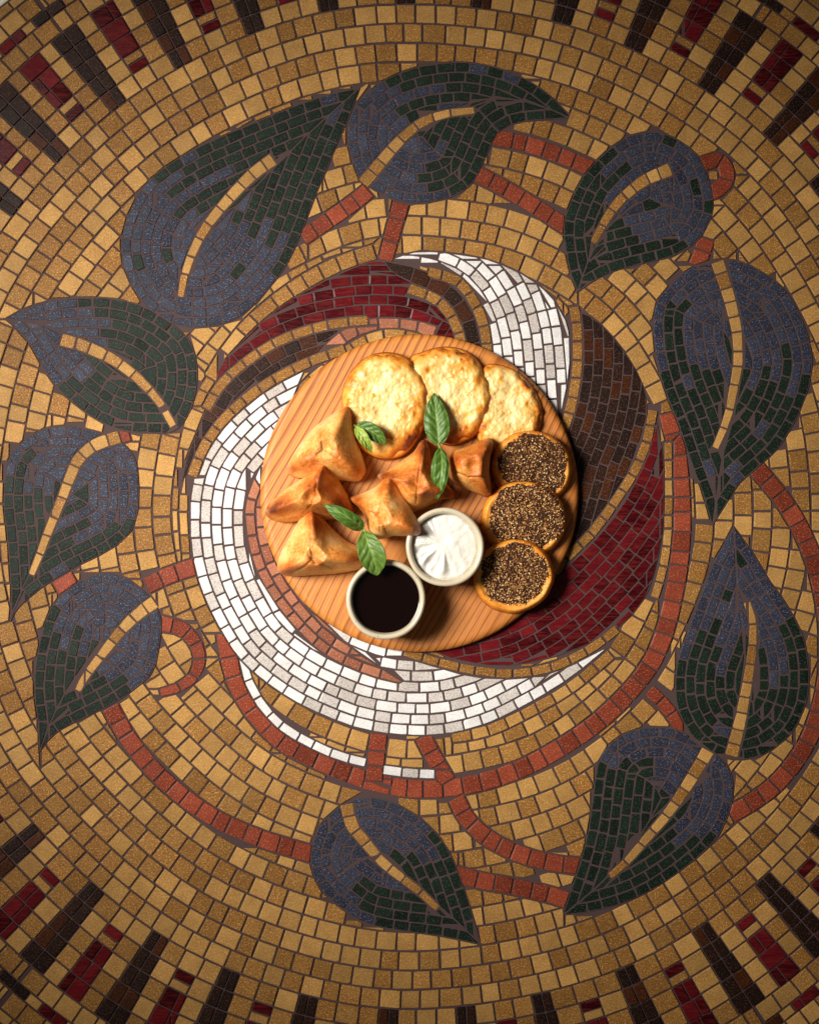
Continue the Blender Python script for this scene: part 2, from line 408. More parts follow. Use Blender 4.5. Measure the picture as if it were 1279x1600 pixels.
# --- turn cells into tiles
def hull_dirs(k=28):
    a = np.arange(k) / k * 2 * np.pi + 0.05
    return np.cos(a), np.sin(a)
HC, HS = hull_dirs()
def parea(p):
    x, y = p[:, 0], p[:, 1]
    return 0.5 * float(np.dot(x, np.roll(y, -1)) - np.dot(y, np.roll(x, -1)))
def hull(X, Y):
    proj = HC[:, None] * X[None] + HS[:, None] * Y[None]
    idx = proj.argmax(1)
    q = []
    for i in idx:
        if not q or i != q[-1]: q.append(i)
    if len(q) > 1 and q[0] == q[-1]: q.pop()
    return np.stack([X[q], Y[q]], 1)
def simplify(p, tol):
    p = list(map(tuple, p))
    while len(p) > 4 or (len(p) > 3 and True):
        n = len(p); best = None
        for i in range(n):
            a, b, c = p[i - 1], p[i], p[(i + 1) % n]
            t = abs((b[0] - a[0]) * (c[1] - a[1]) - (b[1] - a[1]) * (c[0] - a[0])) / 2
            if best is None or t < best[0]: best = (t, i)
        if best[0] > tol or n <= 3: break
        p.pop(best[1])
    return np.array(p)
def inset(p, g):
    """convex polygon moved in by g"""
    if parea(p) < 0: p = p[::-1]
    res = [tuple(v) for v in p]
    n = len(p)
    for i in range(n):
        a, b = p[i], p[(i + 1) % n]
        d = b - a; L = np.hypot(*d)
        if L < 1e-6: continue
        nx, ny = -d[1] / L, d[0] / L
        off = a[0] * nx + a[1] * ny + g
        out = []
        for j in range(len(res)):
            u, v = res[j], res[(j + 1) % len(res)]
            du, dv = u[0] * nx + u[1] * ny - off, v[0] * nx + v[1] * ny - off
            if du >= 0: out.append(u)
            if (du >= 0) != (dv >= 0):
                t = du / (du - dv)
                out.append((u[0] + t * (v[0] - u[0]), u[1] + t * (v[1] - u[1])))
        res = out
        if len(res) < 3: return None
    q = [res[0]]
    for v in res[1:]:
        if math.hypot(v[0] - q[-1][0], v[1] - q[-1][1]) > 0.7: q.append(v)
    if len(q) > 1 and math.hypot(q[0][0] - q[-1][0], q[0][1] - q[-1][1]) < 0.7: q.pop()
    return np.array(q) if len(q) >= 3 else None

TILES = []
def emit(X, Y, kind, reg, gap, tint, depth=0):
    n = len(X)
    if n < (16 if reg == 0 else 12): return
    h = hull(X, Y)
    if len(h) < 3: return
    A = abs(parea(h)) + 0.5 * sum(np.hypot(*(h[i] - h[i - 1])) for i in range(len(h)))
    if depth < 4 and (n / A < 0.925) and n > 60:
        # a cell cut by another region: find the straight cut that wastes least
        best = None
        for a_ in range(16):
            u0, u1 = math.cos(a_ * math.pi / 16), math.sin(a_ * math.pi / 16)
            s = X * u0 + Y * u1
            lo, hi = s.min(), s.max()
            for fr in (.1, .18, .26, .34, .42, .5, .58, .66, .74, .82, .9):
                m = s > lo + fr * (hi - lo)
                k = int(m.sum())
                if k < 8 or n - k < 8: continue
                h1, h2 = hull(X[m], Y[m]), hull(X[~m], Y[~m])
                if len(h1) < 3 or len(h2) < 3: continue
                t_ = abs(parea(h1)) + abs(parea(h2))
                if best is None or t_ < best[0]: best = (t_, m)
        if best and best[0] < abs(parea(h)) * (0.95 if n / A > 0.86 else 0.985):
            m = best[1]
            emit(X[m], Y[m], kind, reg, gap, tint, depth + 1); emit(X[~m], Y[~m], kind, reg, gap, tint, depth + 1)
            return
    if n / A < 0.86:
        x0, y0 = h.min(0) - 1; x1, y1 = h.max(0) + 2
        a_, b_, c_, d_ = int(x0 - GX0), int(x1 - GX0), int(y0 - GY0), int(y1 - GY0)
        sub = REG[c_:d_, a_:b_]; ins = inside(h, XX[c_:d_, a_:b_], YY[c_:d_, a_:b_])
        own = REG[int(Y[0] - GY0), int(X[0] - GX0)]
        if ins.sum() and (sub[ins] != own).mean() > 0.16: return
    p = simplify(h, 4.0)
    p = inset(p, gap if n > 200 else gap * 0.7)
    if p is None or abs(parea(p)) < (15 if reg == 0 else 10): return
    ext = max(np.hypot(*(u_ - v_)) for u_ in p for v_ in p)
    if abs(parea(p)) / ext < (1.9 if reg == 0 else 1.4): return
    c = p.mean(0)
    r_ = math.hypot(c[0] - 655, c[1] - 770)
    if r_ < 222: return                                # wholly under the serving board
    TILES.append(dict(p=p, kind=kind, reg=reg, c=c, a=abs(parea(p)), tint=tint))

def region_tiles(ri):
    R = REGIONS[ri]
    a, b, c, d = R['win']
    m = REG[c:d, a:b] == ri
    if m.sum() < 30: return
    X = XX[c:d, a:b][m]; Y = YY[c:d, a:b][m]
    D, s, L = dist_s(R['guide'], X, Y, R['closed'])
    pitch = R['pitch']; ln = R['length']
    D = np.maximum(D - R.get('off', 0), 0)
    row = np.zeros(len(X), int) if pitch > 1e5 else np.floor(D / pitch).astype(int)
    wid = R['w'] if pitch > 1e5 else pitch
    nb = int(L) + 2
    sb = np.clip(s.astype(int), 0, nb - 1)
    def cut(rw):
        """row -> tile index for each 1 px step of arc length"""
        sel = row == rw
        cnt = np.bincount(sb[sel], minlength=nb).astype(float)
        lab = np.full(nb, -1); k = 0
        nz = np.flatnonzero(cnt > 0)
        if len(nz) == 0: return lab, cnt, 0
        brk = np.flatnonzero(np.diff(nz) > 9)
        st = np.r_[0, brk + 1]; en = np.r_[brk, len(nz) - 1]
        for i0, i1 in zip(st, en):
            s0, s1 = nz[i0], nz[i1] + 1
            cum = np.cumsum(cnt[s0:s1]) - cnt[s0:s1] * 0.5
            tot = cnt[s0:s1].sum() / wid
            n = max(1, round(tot / ln + rng.uniform(-0.25, 0.25)))
            bd = (np.arange(1, n) + rng.uniform(-0.13, 0.13, max(0, n - 1))) / n
            lab[s0:s1] = k + np.searchsorted(bd, cum / (tot * wid))
            k += n
        return lab, cnt, k
    rows = range(row.max() + 1)
    cuts = {rw: cut(rw) for rw in rows}
    tid = np.array([0] * len(X))
    for rw in rows:
        sel = row == rw
        tid[sel] = cuts[rw][0][sb[sel]]
    key = row * 4096 + tid
    if pitch < 1e5:                                    # thin leftovers join the row outside them
        u, inv, cn = np.unique(key, return_inverse=True, return_counts=True)
        thin = (cn < R.get('thr', 0.36) * wid * ln)[inv] & (row > 0)
        for rw in rows:
            if rw == 0: continue
            sel = thin & (row == rw)
            lab = cuts[rw - 1][0][sb[sel]]
            ok = lab >= 0
            ii = np.flatnonzero(sel)[ok]
            key[ii] = (rw - 1) * 4096 + lab[ok]
    o = np.argsort(key, kind='stable')
    ks = key[o]; cutp = np.flatnonzero(np.diff(ks)) + 1
    run = {}
    for g in np.split(o, cutp):
        gx, gy = X[g], Y[g]; rw = key[g[0]] // 4096
        kind = R['kind']; gap = 1.4
        tint = (rng.random(), rng.random())
        if kind == 'leaf':
            v = R['g1'] - R['g0']; t = ((gx.mean() - R['g0'][0]) * v[0] + (gy.mean() - R['g0'][1]) * v[1]) / (v @ v)
            side = np.sign((gx.mean() - R['g0'][0]) * v[1] - (gy.mean() - R['g0'][1]) * v[0])
            kk = (rw, side)
            if kk not in run: run[kk] = rng.uniform(-0.20, 0.20); run[(kk, 1)] = rng.random()
            tint = (float(np.clip(0.75 * run[(kk, 1)] + rng.uniform(-.1, .35), 0, 1)), float(np.clip(run[(kk, 1)] + rng.uniform(-.35, .35), 0, 1)))
            kind = 'green' if t > R['th'] + run[kk] else 'blue'
            if rng.random() < 0.025: kind = 'blue' if kind == 'green' else 'green'
            gap = 0.95
        elif kind == 'brown':
            tint = (rng.uniform(.7, 1.0) if rng.random() < 0.34 else rng.uniform(0, .2), rng.random()); gap = 0.75
        elif kind == 'maroon': gap = 0.75; tint = (rng.random(), rng.random())
        elif kind == 'white':
            tint = (rng.uniform(0.7, 1.0) if rng.random() < 0.38 else rng.uniform(0, 0.12), 0.35 + .3 * rng.random()); gap = 1.15
        elif kind == 'ochre':
            tint = (rng.uniform(.7, 1) if rng.random() < 0.5 else rng.uniform(0, 0.3), rng.random()) if not R.get('dark') else (rng.uniform(.85, 1.15), rng.uniform(0, .7)); gap = 1.3 if R.get('owner') is None else 0.9
        elif kind == 'red': gap = 1.15
        emit(gx, gy, kind, R.get('owner', ri), gap, tint)

def field_tiles():
    m = (REG == 0) & (RR < RIM)
    X = XX[m]; Y = YY[m]; R = RR[m]; T = TH[m]; P = PITCH[m]
    # inner rings
    inn = R < 785
    row = np.floor((785 - R) / 30.1).astype(int)
    key = np.zeros(len(R), np.int64)
    for rw in range(0, 20):
        sel = inn & (row == rw)
        if not sel.any(): continue
        rm = 785 - 30.1 * (rw + .5)
        n = max(6, round(2 * math.pi * rm / 31.2))
        bd = (np.arange(n) + rng.uniform(-0.10, 0.10, n)) / n * 360
        ph = rng.uniform(0, 360)
        key[sel] = 1_000_000 + rw * 4096 + np.searchsorted(bd, (T[sel] + ph) % 360)
    # spokes
    sp = [-45.8, -37.2, -28.4, -19.4, -10.7, -2.0, 6.56, 15.9, 24.6, 34.1, 43.4, 51.1, 59.8, 68.4, 77.0, 85.6, 94.2, 102.8, 111.4, 120.2, 129.0, 137.7, 146.7, 156.5, 166.5, 175.2, 183.9, 193.1, 202.4, 211.4, 220.5, 229.8, 238.6, 247.4, 256.0, 264.8, 273.4, 281.6, 289.6, 297.8, 306.3]
    sp = np.array(sp); sp_m = np.sort(sp % 360)
    U = (R - 785) / P
    ub = np.array([0, 1, 2, 3, 4, 5, 6, 6.55, 7.55, 8.2])
    urow = np.searchsorted(ub, U, side='right') - 1
    sec = np.searchsorted(sp_m, T, side='right') - 1
    prev = np.where(sec < 0, sp_m[-1] - 360, sp_m[np.clip(sec, 0, None)])
    nxt = np.where(sec + 1 < len(sp_m), sp_m[np.clip(sec + 1, 0, len(sp_m) - 1)], sp_m[0] + 360)
    sec = sec % len(sp_m)
    KIND = {}
    out = ~inn
    grp = sec * 16 + urow
    oi = np.flatnonzero(out)
    oi = oi[np.argsort(grp[oi], kind='stable')]
    cp = np.flatnonzero(np.diff(grp[oi])) + 1
    phase = {}
    for g in np.split(oi, cp):
        rw = int(urow[g[0]]); sc = int(sec[g[0]])
        rm = R[g].mean()
        w = math.radians(nxt[g[0]] - prev[g[0]]) * rm
        off = np.radians(T[g] - prev[g]) * R[g] * (w / (np.radians(nxt[g] - prev[g]) * R[g]))
        hb = 15 + 2.2 * rw; hr = 14 + 1.6 * rw
        cells = []                                      # (end offset, kind)
        def span(a0, b0, kind, n=None):
            n = n or max(1, round((b0 - a0) / 31.5))
            for j in range(1, n + 1):
                e = a0 + (b0 - a0) * j / n + (rng.uniform(-2.5, 2.5) if j < n else 0)
                cells.append((e, kind))
        red = rw in (1, 2, 3, 4, 6); br = rw <= 4 or rw == 6
        if rw in (5, 7, 8):
            sh = rng.uniform(8, 24); span(0, sh, 'ochre', 1); span(sh, w - sh * 0.3, 'ochre'); span(w - sh * .3, w, 'ochre', 1)
        else:
            span(0, hb, 'brown', 1)
            if red:
                span(hb, w / 2 - hr, 'ochre'); 
                if rw == 1: span(w / 2 - hr, w / 2 + hr, 'maroon', 1)
                else:
                    q = rng.uniform(0.3, 0.7)
                    if rng.random() < 0.8:
                        cells.append((w / 2 - hr + 2 * hr * q, 'maroon'))
                    cells.append((w / 2 + hr, 'maroon'))
                span(w / 2 + hr, w - hb, 'ochre')
            else: span(hb, w - hb, 'ochre')
            span(w - hb, w, 'brown', 1)
        ends = np.array([e for e, _ in cells]); ends[-1] = 1e9
        idx = np.searchsorted(ends, off)
        base = 2_000_000 + (sc * 16 + rw) * 64
        k = base + idx
        for j, (_, kd) in enumerate(cells): KIND[base + j] = kd
        if rw == 1:
            j = [i for i, c_ in enumerate(cells) if c_[1] == 'maroon'][0]
            up = (idx == j) & (U[g] > 1.5)
            k[up] = base + 60; KIND[base + 60] = 'ochre'
        # brown tile straddling a spoke: first cell of this sector joins the last of the one before, or stays split
        key[g] = k
    o = np.argsort(key, kind='stable')
    ks = key[o]; cutp = np.flatnonzero(np.diff(ks)) + 1
    state = 0
    for g in np.split(o, cutp):
        kd = KIND.get(int(key[g[0]]), 'ochre')
        if rng.random() < 0.42: state = 1 - state
        tint = (rng.uniform(.68, 1) if state else rng.uniform(0, 0.3), rng.random())
        gap = 1.4
        if kd == 'brown': tint = (1.0 if rng.random() < 0.2 else rng.uniform(0, .2), rng.random()); gap = 0.9
        if kd == 'maroon': gap = 0.9
        emit(X[g], Y[g], kd, 0, gap, tint)

field_tiles()
for ri in range(1, len(REGIONS)): region_tiles(ri)

# --- the table and its parts
table = empty('mosaic_table', W(RX, RY, -0.75))
tag(table, 'round table top of mosaic tiles with a wreath of leaves round a swirling medallion', 'table')
def to_local(o): o.location = Vector(o.location) - table.location
def tpart(name, me, mat=None, smooth=False, parent=None, loc=(0, 0, 0)):
    o = link(name, me, None, mat, smooth)
    if parent is None:
        o.parent = table; o.location = Vector(loc) - table.location
    else:
        o.parent = parent; o.location = loc
    return o
rim_pts = []
for i in range(240):
    t = i * 1.5
    r = 785 + 8.10 * (29.6 + 2.5 * math.cos(math.radians(t - 222))) + 0.5
    rim_pts.append(np.array([RX + r * math.sin(math.radians(t)), RY - r * math.cos(math.radians(t))]))
GZ = -0.0011
v = [tuple(W(*p, 0)[:2]) + (GZ,) for p in rim_pts] + [tuple(W(*p, 0)[:2]) + (-0.012,) for p in rim_pts]
n = len(rim_pts)
f = [tuple(range(n - 1, -1, -1)), tuple(range(n, 2 * n))] + [(i, (i + 1) % n, n + (i + 1) % n, n + i) for i in range(n)]
tpart('grout_bed', mesh_from(v, f), GROUT)
m = NT('pale_edge'); m.color(m.mix(m.noise(300, 3), hx('e8dfcc'), hx('cfc3ab'))); m.set(Roughness=0.5)
c0 = np.mean(rim_pts, 0)
prof = [(1.0005, -0.012), (1.0005, -0.0006), (1.003, 0.0), (1.035, 0.0), (1.04, -0.002), (1.04, -0.035), (0.98, -0.035), (0.98, -0.0125)]
v = []; f = []
for k_, z_ in prof:
    for p in rim_pts: v.append(tuple(W(*(c0 + (p - c0) * k_), 0)[:2]) + (z_,))
for j in range(len(prof)):
    for i in range(n):
        a_, b_ = j * n + i, j * n + (i + 1) % n
        c_, d_ = ((j + 1) % len(prof)) * n + (i + 1) % n, ((j + 1) % len(prof)) * n + i
        f.append((d_, c_, b_, a_))
tpart('table_edge', mesh_from(v, f), m.mat)
m2 = NT('iron'); m2.color((0.03, 0.028, 0.027)); m2.set(Roughness=0.5)
v = []; f = []
for j, (r_, z_) in enumerate([(0.06, -0.036), (0.045, -0.09), (0.04, -0.60), (0.09, -0.70), (0.27, -0.735), (0.27, -0.75)]):
    for i in range(32): v.append((W(*c0)[0] + r_ * math.cos(i / 32 * math.tau), W(*c0)[1] + r_ * math.sin(i / 32 * math.tau), z_))
    if j:
        for i in range(32): f.append((j * 32 - 32 + i, j * 32 + i, j * 32 + (i + 1) % 32, j * 32 - 32 + (i + 1) % 32))
tpart('pedestal', mesh_from(v, f), m2.mat, True)

# motif beds: slightly raised mortar that carries the tiles of a motif
BED = {}
for ri in range(1, len(REGIONS)):
    R = REGIONS[ri]
    if not R.get('name'): continue
    pl = R['poly'][::2] if len(R['poly']) > 60 else R['poly']
    if parea(pl) > 0: pl = pl[::-1]
    c = pl.mean(0)
    cw = W(*c)
    z = (0.00045 if R['kind'] in ('leaf', 'maroon', 'brown') else 0.00005) + ri * 0.000006
    v = [tuple((W(*p) - cw)[:2]) + (z,) for p in pl] + [tuple((W(*p) - cw)[:2]) + (-0.0004,) for p in pl]
    n = len(pl)
    f = [tuple(range(n))] + [(i, n + i, n + (i + 1) % n, (i + 1) % n) for i in range(n)]
    o = tpart(R['name'], mesh_from(v, f), GROUT, loc=(cw[0], cw[1], GZ))
    o['label'] = R['label']
    BED[ri] = o

NAME = {'ochre': 'ochre_tile', 'white': 'white_tile', 'blue': 'blue_tile', 'green': 'green_tile', 'red': 'red_tile', 'maroon': 'dark_red_tile', 'brown': 'brown_tile', 'salmon': 'pink_tile'}
def tile_geo(t):
    p = t['p']; c = t['c']
    q = inset(p, 0.75)
    top = 0.00000 + rng.uniform(-0.00012, 0.00012)
    gx, gy = rng.normal(0, 0.018, 2)
    V = []
    def hz(x, y, z): return z + (gx * (x - c[0]) - gy * (y - c[1])) * S
    def put(pp, z, tilt):
        for x, y in pp: V.append(((x - c[0]) * S, -(y - c[1]) * S, hz(x, y, z) if tilt else z))
    if q is None or len(q) != len(p): q = c + (p - c) * 0.9
    n = len(p)
    put(p, -0.0016, False); put(p, top - 0.0003, True); put(q, top, True)
    F = []
    for k in (0, n):
        for i in range(n):
            j = (i + 1) % n
            F.append((k + j, k + i, k + n + i, k + n + j))
    F.append(tuple(range(3 * n - 1, 2 * n - 1, -1)))
    return V, F
def tile_obj(t, parent, ploc):
    V, F = tile_geo(t)
    me = mesh_from(V, F, NAME[t['kind']])
    set_col(me, 'tint', [(t['tint'][0], t['tint'][1], 0, 1)] * len(V))
    o = link(NAME[t['kind']], me, parent, MAT[t['kind']])
    w = W(*t['c'])
    o.location = (w[0] - ploc[0], w[1] - ploc[1], 0 - ploc[2])
    return o
def joined(ts, name, kind):
    V = []; F = []; Cc = []
    for t in ts:
        v, f = tile_geo(t); w = W(*t['c']); b = len(V)
        V += [(x + w[0], y + w[1], z) for x, y, z in v]
        F += [tuple(i + b for i in ff) for ff in f]
        Cc += [(t['tint'][0], t['tint'][1], 0, 1)] * len(v)
    me = mesh_from(V, F, name); set_col(me, 'tint', Cc)
    o = tpart(name, me, MAT[kind]); o['kind'] = 'stuff'
field = {}
for t in TILES:
    ri = t['reg']
    if ri in BED:
        o = BED[ri]
        tile_obj(t, o, (W(*REGIONS[ri]['poly'][::2].mean(0))[0] if len(REGIONS[ri]['poly']) > 60 else W(*REGIONS[ri]['poly'].mean(0))[0], W(*REGIONS[ri]['poly'][::2].mean(0))[1] if len(REGIONS[ri]['poly']) > 60 else W(*REGIONS[ri]['poly'].mean(0))[1], GZ))
    else: field.setdefault(t['kind'], []).append(t)
for kind, ts in field.items():
    vis = [t for t in ts if -8 < t['c'][0] < 1287 and -8 < t['c'][1] < 1608]
    rest = [t for t in ts if not (-8 < t['c'][0] < 1287 and -8 < t['c'][1] < 1608)]
    vis.sort(key=lambda t: -t['a'])
    for t in vis[:300]: tile_obj(t, table, table.location)
    rest = vis[300:] + rest
    if rest: joined(rest, NAME[kind], kind)
print('tiles', len(TILES), {k: len(v_) for k, v_ in field.items()})

m = NT('pale_floor'); m.color(m.mix(m.noise(8, 4), hx('b9b0a2'), hx('a59b8c'))); m.set(Roughness=0.7)
fl = link('floor', mesh_from([(-3, -3, -0.75), (3, -3, -0.75), (3, 3, -0.75), (-3, 3, -0.75)], [(0, 1, 2, 3)]), None, m.mat)
tag(fl, kind='structure')

# ------------------------------------------------------------------ serving board
BZ = 0.0090
def wood_mat(name='pine'):
    m = NT(name)
    mp = m.n.new('ShaderNodeMapping')
    mp.inputs['Rotation'].default_value = (0, 0, math.radians(-62))
    m.link(m.geo.outputs['Position'], mp.inputs[0])
    sep = m.n.new('ShaderNodeSeparateXYZ'); m.link(mp.outputs[0], sep.inputs[0])
    # grain axis = x, rings stacked along y
    mp2 = m.n.new('ShaderNodeMapping'); mp2.inputs['Scale'].default_value = (2.2, 22, 8)
    m.link(mp.outputs[0], mp2.inputs[0])
    wob = m.noise(1.0, 2, 0.4, vec=mp2.outputs[0])
    mp3 = m.n.new('ShaderNodeMapping'); mp3.inputs['Scale'].default_value = (2, 14, 5)
    m.link(mp.outputs[0], mp3.inputs[0])
    wide = m.noise(1.0, 1, 0.4, vec=mp3.outputs[0])
    y = m.math('ADD', sep.outputs[1], m.math('MULTIPLY', wob, 0.007))
    y = m.math('ADD', y, m.math('MULTIPLY', wide, 0.06))
    ph = m.math('FRACT', m.math('MULTIPLY', y, 150))
    late = m.ramp(ph, [(0.0, 0.0), (0.40, 0.08), (0.70, 0.55), (0.86, 1.0), (0.93, 0.9), (1.0, 0.0)])
    ph2 = m.math('FRACT', m.math('MULTIPLY', y, 415))
    late = m.math('ADD', m.math('MULTIPLY', late, 0.85), m.math('MULTIPLY', m.ramp(ph2, [(0.3, 0.0), (0.85, 1.0), (1.0, 0.0)]), 0.16))
    mp4 = m.n.new('ShaderNodeMapping'); mp4.inputs['Scale'].default_value = (40, 900, 200)
    m.link(mp.outputs[0], mp4.inputs[0])
    fib = m.noise(1.0, 4, 0.65, vec=mp4.outputs[0])
    big = m.noise(14, 3, 0.5)
    light = m.mix(big, hx('ce8038'), hx('de9748'))
    painted_shade = m.ramp(m.math('MULTIPLY_ADD', sep.outputs[1], -4.0, 0.42), [(0.25, 0.0), (0.85, 1.0)])  # shade of food and bowls painted into the wood, darker towards lower right
    light = m.mix(m.math('MULTIPLY', painted_shade, 0.6), light, hx('ac6628'))
    c = m.mix(m.math('MULTIPLY', late, m.ramp(m.noise(1.0, 2, 0.5, vec=mp3.outputs[0]), [(0.3, 0.45), (0.6, 1.0)])), light, hx('823f10'))
    c = m.mix(m.math('MULTIPLY', m.ramp(fib, [(0.35, 1.0), (0.6, 0.0)]), 0.45), c, hx('8a4a1c'))
    m.color(c)
    m.set(Roughness=0.5)
    m.b.inputs['Specular IOR Level'].default_value = 0.35
    h = m.math('ADD', m.math('MULTIPLY', late, -0.8), m.math('MULTIPLY', fib, 0.25))
    m.bump(h, 0.4, 0.0012)
    return m.mat
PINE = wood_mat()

def lathe(prof, seg, wob=None):
    V = []; F = []
    for j, (r, z) in enumerate(prof):
        for i in range(seg):
            a = i / seg * math.tau
            rr = r * (1 + (wob(a) if wob else 0))
            V.append((rr * math.cos(a), rr * math.sin(a), z))
    for j in range(len(prof) - 1):
        for i in range(seg):
            k = (i + 1) % seg
            F.append((j * seg + i, j * seg + k, (j + 1) * seg + k, (j + 1) * seg + i))
    F.append(tuple(range(seg - 1, -1, -1)))
    F.append(tuple((len(prof) - 1) * seg + i for i in range(seg)))
    return V, F

kb = (CAMH - BZ) / CAMH * S
RB = 248.5 * kb
prof = [(RB - .006, .0008), (RB - .002, .0015), (RB, .0028), (RB + .0003, .0045), (RB - .0002, .0060), (RB - .0012, .0075), (RB - .0030, .0086), (RB - .0046, .00895), (RB - .0062, BZ), (RB * .6, BZ), (RB * .2, BZ)]
V, F = lathe(prof, 200)
w = W(655, 770.5, BZ)
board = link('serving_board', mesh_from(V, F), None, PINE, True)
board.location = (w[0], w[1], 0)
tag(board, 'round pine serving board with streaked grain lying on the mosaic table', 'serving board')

# ------------------------------------------------------------------ food materials
def dough_mat(name, stops, bumpk=0.38):
    m = NT(name)
    a = m.attr('bake')
    n1 = m.noise(70, 4, 0.6); n2 = m.noise(420, 4, 0.65); n3 = m.noise(1600, 3, 0.7)
    f = m.math('ADD', a[0], m.math('MULTIPLY_ADD', n1, 0.8, -0.40))
    f = m.math('ADD', f, m.math('MULTIPLY_ADD', n2, 0.7, -0.35))
    c = m.ramp(f, stops)
    sp = m.ramp(n2, [(0.63, 0.0), (0.70, 1.0)])
    c = m.mix(m.math('MULTIPLY', sp, 0.5), c, hx('8c4416'))
    pl = m.ramp(n3, [(0.60, 0.0), (0.72, 1.0)])
    c = m.mix(m.math('MULTIPLY', pl, 0.22), c, hx('f3cf96'))
    c = m.mix(a[1], c, hx('3c1806'))
    c = m.mix(m.math('MULTIPLY', a[2], 0.6), c, hx('f0d49a'))
    m.color(c)
    m.set(Roughness=m.math('MULTIPLY_ADD', n2, 0.25, 0.36))
    m.b.inputs['Specular IOR Level'].default_value = 0.4
    m.b.inputs['Subsurface Weight'].default_value = 0.0
    h = m.math('ADD', m.math('MULTIPLY', n2, 0.8), m.math('MULTIPLY', n3, 0.35))
    m.bump(h, bumpk, 0.0012)
    return m.mat
DOUGH = dough_mat('baked_dough', [(0.0, hx('eec88a')), (0.28, hx('e2a456')), (0.50, hx('cc7a30')), (0.74, hx('ac5518')), (1.0, hx('662a0c'))])
CRUST = dough_mat('flatbread_crust', [(0.0, hx('eab050')), (0.35, hx('de8e2c')), (0.65, hx('bc6418')), (1.0, hx('6a2f0e'))])

def cheese_mat():
    m = NT('baked_cheese')
    a = m.attr('bake')
    n1 = m.noise(62, 4, 0.55, dist=0.6); n2 = m.noise(220, 4, 0.55, dist=0.5); n3 = m.noise(1300, 3, 0.7)
    f = m.math('ADD', m.math('MULTIPLY', n1, 0.85), m.math('MULTIPLY', n2, 0.30))
    f = m.math('ADD', f, m.math('MULTIPLY_ADD', a[0], 0.9, -0.26))
    c = m.ramp(f, [(0.20, hx('e8cc8c')), (0.42, hx('e1b76c')), (0.58, hx('d69a3e')), (0.72, hx('c87822')), (0.86, hx('b05c18')), (1.0, hx('6e3010'))])
    c = m.mix(m.math('MULTIPLY', m.ramp(n3, [(0.58, 0.0), (0.70, 1.0)]), 0.12), c, hx('fbf0d2'))
    c = m.mix(a[1], c, hx('6a2c10'))
    m.color(c)
    m.set(Roughness=m.math('MULTIPLY_ADD', n2, 0.35, 0.22))
    m.b.inputs['Specular IOR Level'].default_value = 0.45
    h = m.math('ADD', m.math('MULTIPLY', n2, 1.0), m.math('MULTIPLY', n3, 0.3))
    m.bump(h, 0.16, 0.0012)
    return m.mat
CHEESE = cheese_mat()

def fbm(p, f, o=4, seed=0.0):
    s = 0; a = 1; q = Vector((p[0] * f + seed, p[1] * f - seed, seed * 1.7))
    for _ in range(o):
        s += a * mnoise.noise(q); q = q * 2.03; a *= 0.52
    return s

def smooth(a, b, x):
    t = min(1, max(0, (x - a) / (b - a))); return t * t * (3 - 2 * t)

def ray_outline(out, c, nseg, sharp=False):
    """outline points on rays from c (star-shaped outline)"""
    poly = spline(out, True, step=1.5, sharp0=False)
    ang = np.arctan2(poly[:, 1] - c[1], poly[:, 0] - c[0])
    rad = np.hypot(poly[:, 1] - c[1], poly[:, 0] - c[0])
    res = []
    A = np.linspace(0, 2 * np.pi, nseg, endpoint=False)
    for a in A:
        # farthest crossing of the ray
        best = 0
        d = np.array([math.cos(a), math.sin(a)])
        x = (poly[:, 0] - c[0]) * d[0] + (poly[:, 1] - c[1]) * d[1]
        y = -(poly[:, 0] - c[0]) * d[1] + (poly[:, 1] - c[1]) * d[0]
        y2 = np.roll(y, -1); x2 = np.roll(x, -1)
        hit = (y > 0) != (y2 > 0)
        if hit.any():
            xx = x[hit] + (x2[hit] - x[hit]) * (y[hit] / (y[hit] - y2[hit]))
            xx = xx[xx > 0]
            if len(xx): best = xx.max()
        if best == 0: best = rad[np.argmin(np.abs(ang - a))]
        res.append(best)
    return A, np.array(res)

def seg_d(p, a, b):
    d = (b[0] - a[0], b[1] - a[1]); L2 = d[0] ** 2 + d[1] ** 2 + 1e-9
    t = min(1, max(0, ((p[0] - a[0]) * d[0] + (p[1] - a[1]) * d[1]) / L2))
    return math.hypot(p[0] - a[0] - t * d[0], p[1] - a[1] - t * d[1]), t

def polar_mesh(out, c, zmid, topf, nr=44, ns=150, under=True, tpow=0.85):
    """closed mesh over a star-shaped outline; topf(px, py, t, ang) -> (z, bake, crease, pale)"""
    A, Rr = ray_outline(out, c, ns)
    k = (CAMH - zmid) / CAMH * S
    org = W(c[0], c[1], zmid)
    V = []; Cc = []; F = []
    z, *cl = topf(c[0], c[1], 0, 0)
    V.append((0, 0, z)); Cc.append((*cl, 1))
    for j in range(1, nr + 1):
        t = (j / nr) ** tpow
        for i in range(ns):
            px = c[0] + math.cos(A[i]) * Rr[i] * t; py = c[1] + math.sin(A[i]) * Rr[i] * t
            z, *cl = topf(px, py, t, A[i])
            V.append(((px - c[0]) * k, -(py - c[1]) * k, z)); Cc.append((*cl, 1))
    idx = lambda j, i: 1 + (j - 1) * ns + i % ns
    for i in range(ns): F.append((0, idx(1, i + 1), idx(1, i)))
    for j in range(1, nr):
        for i in range(ns): F.append((idx(j, i), idx(j, i + 1), idx(j + 1, i + 1), idx(j + 1, i)))
    return V, F, Cc, org, (A, Rr, k)

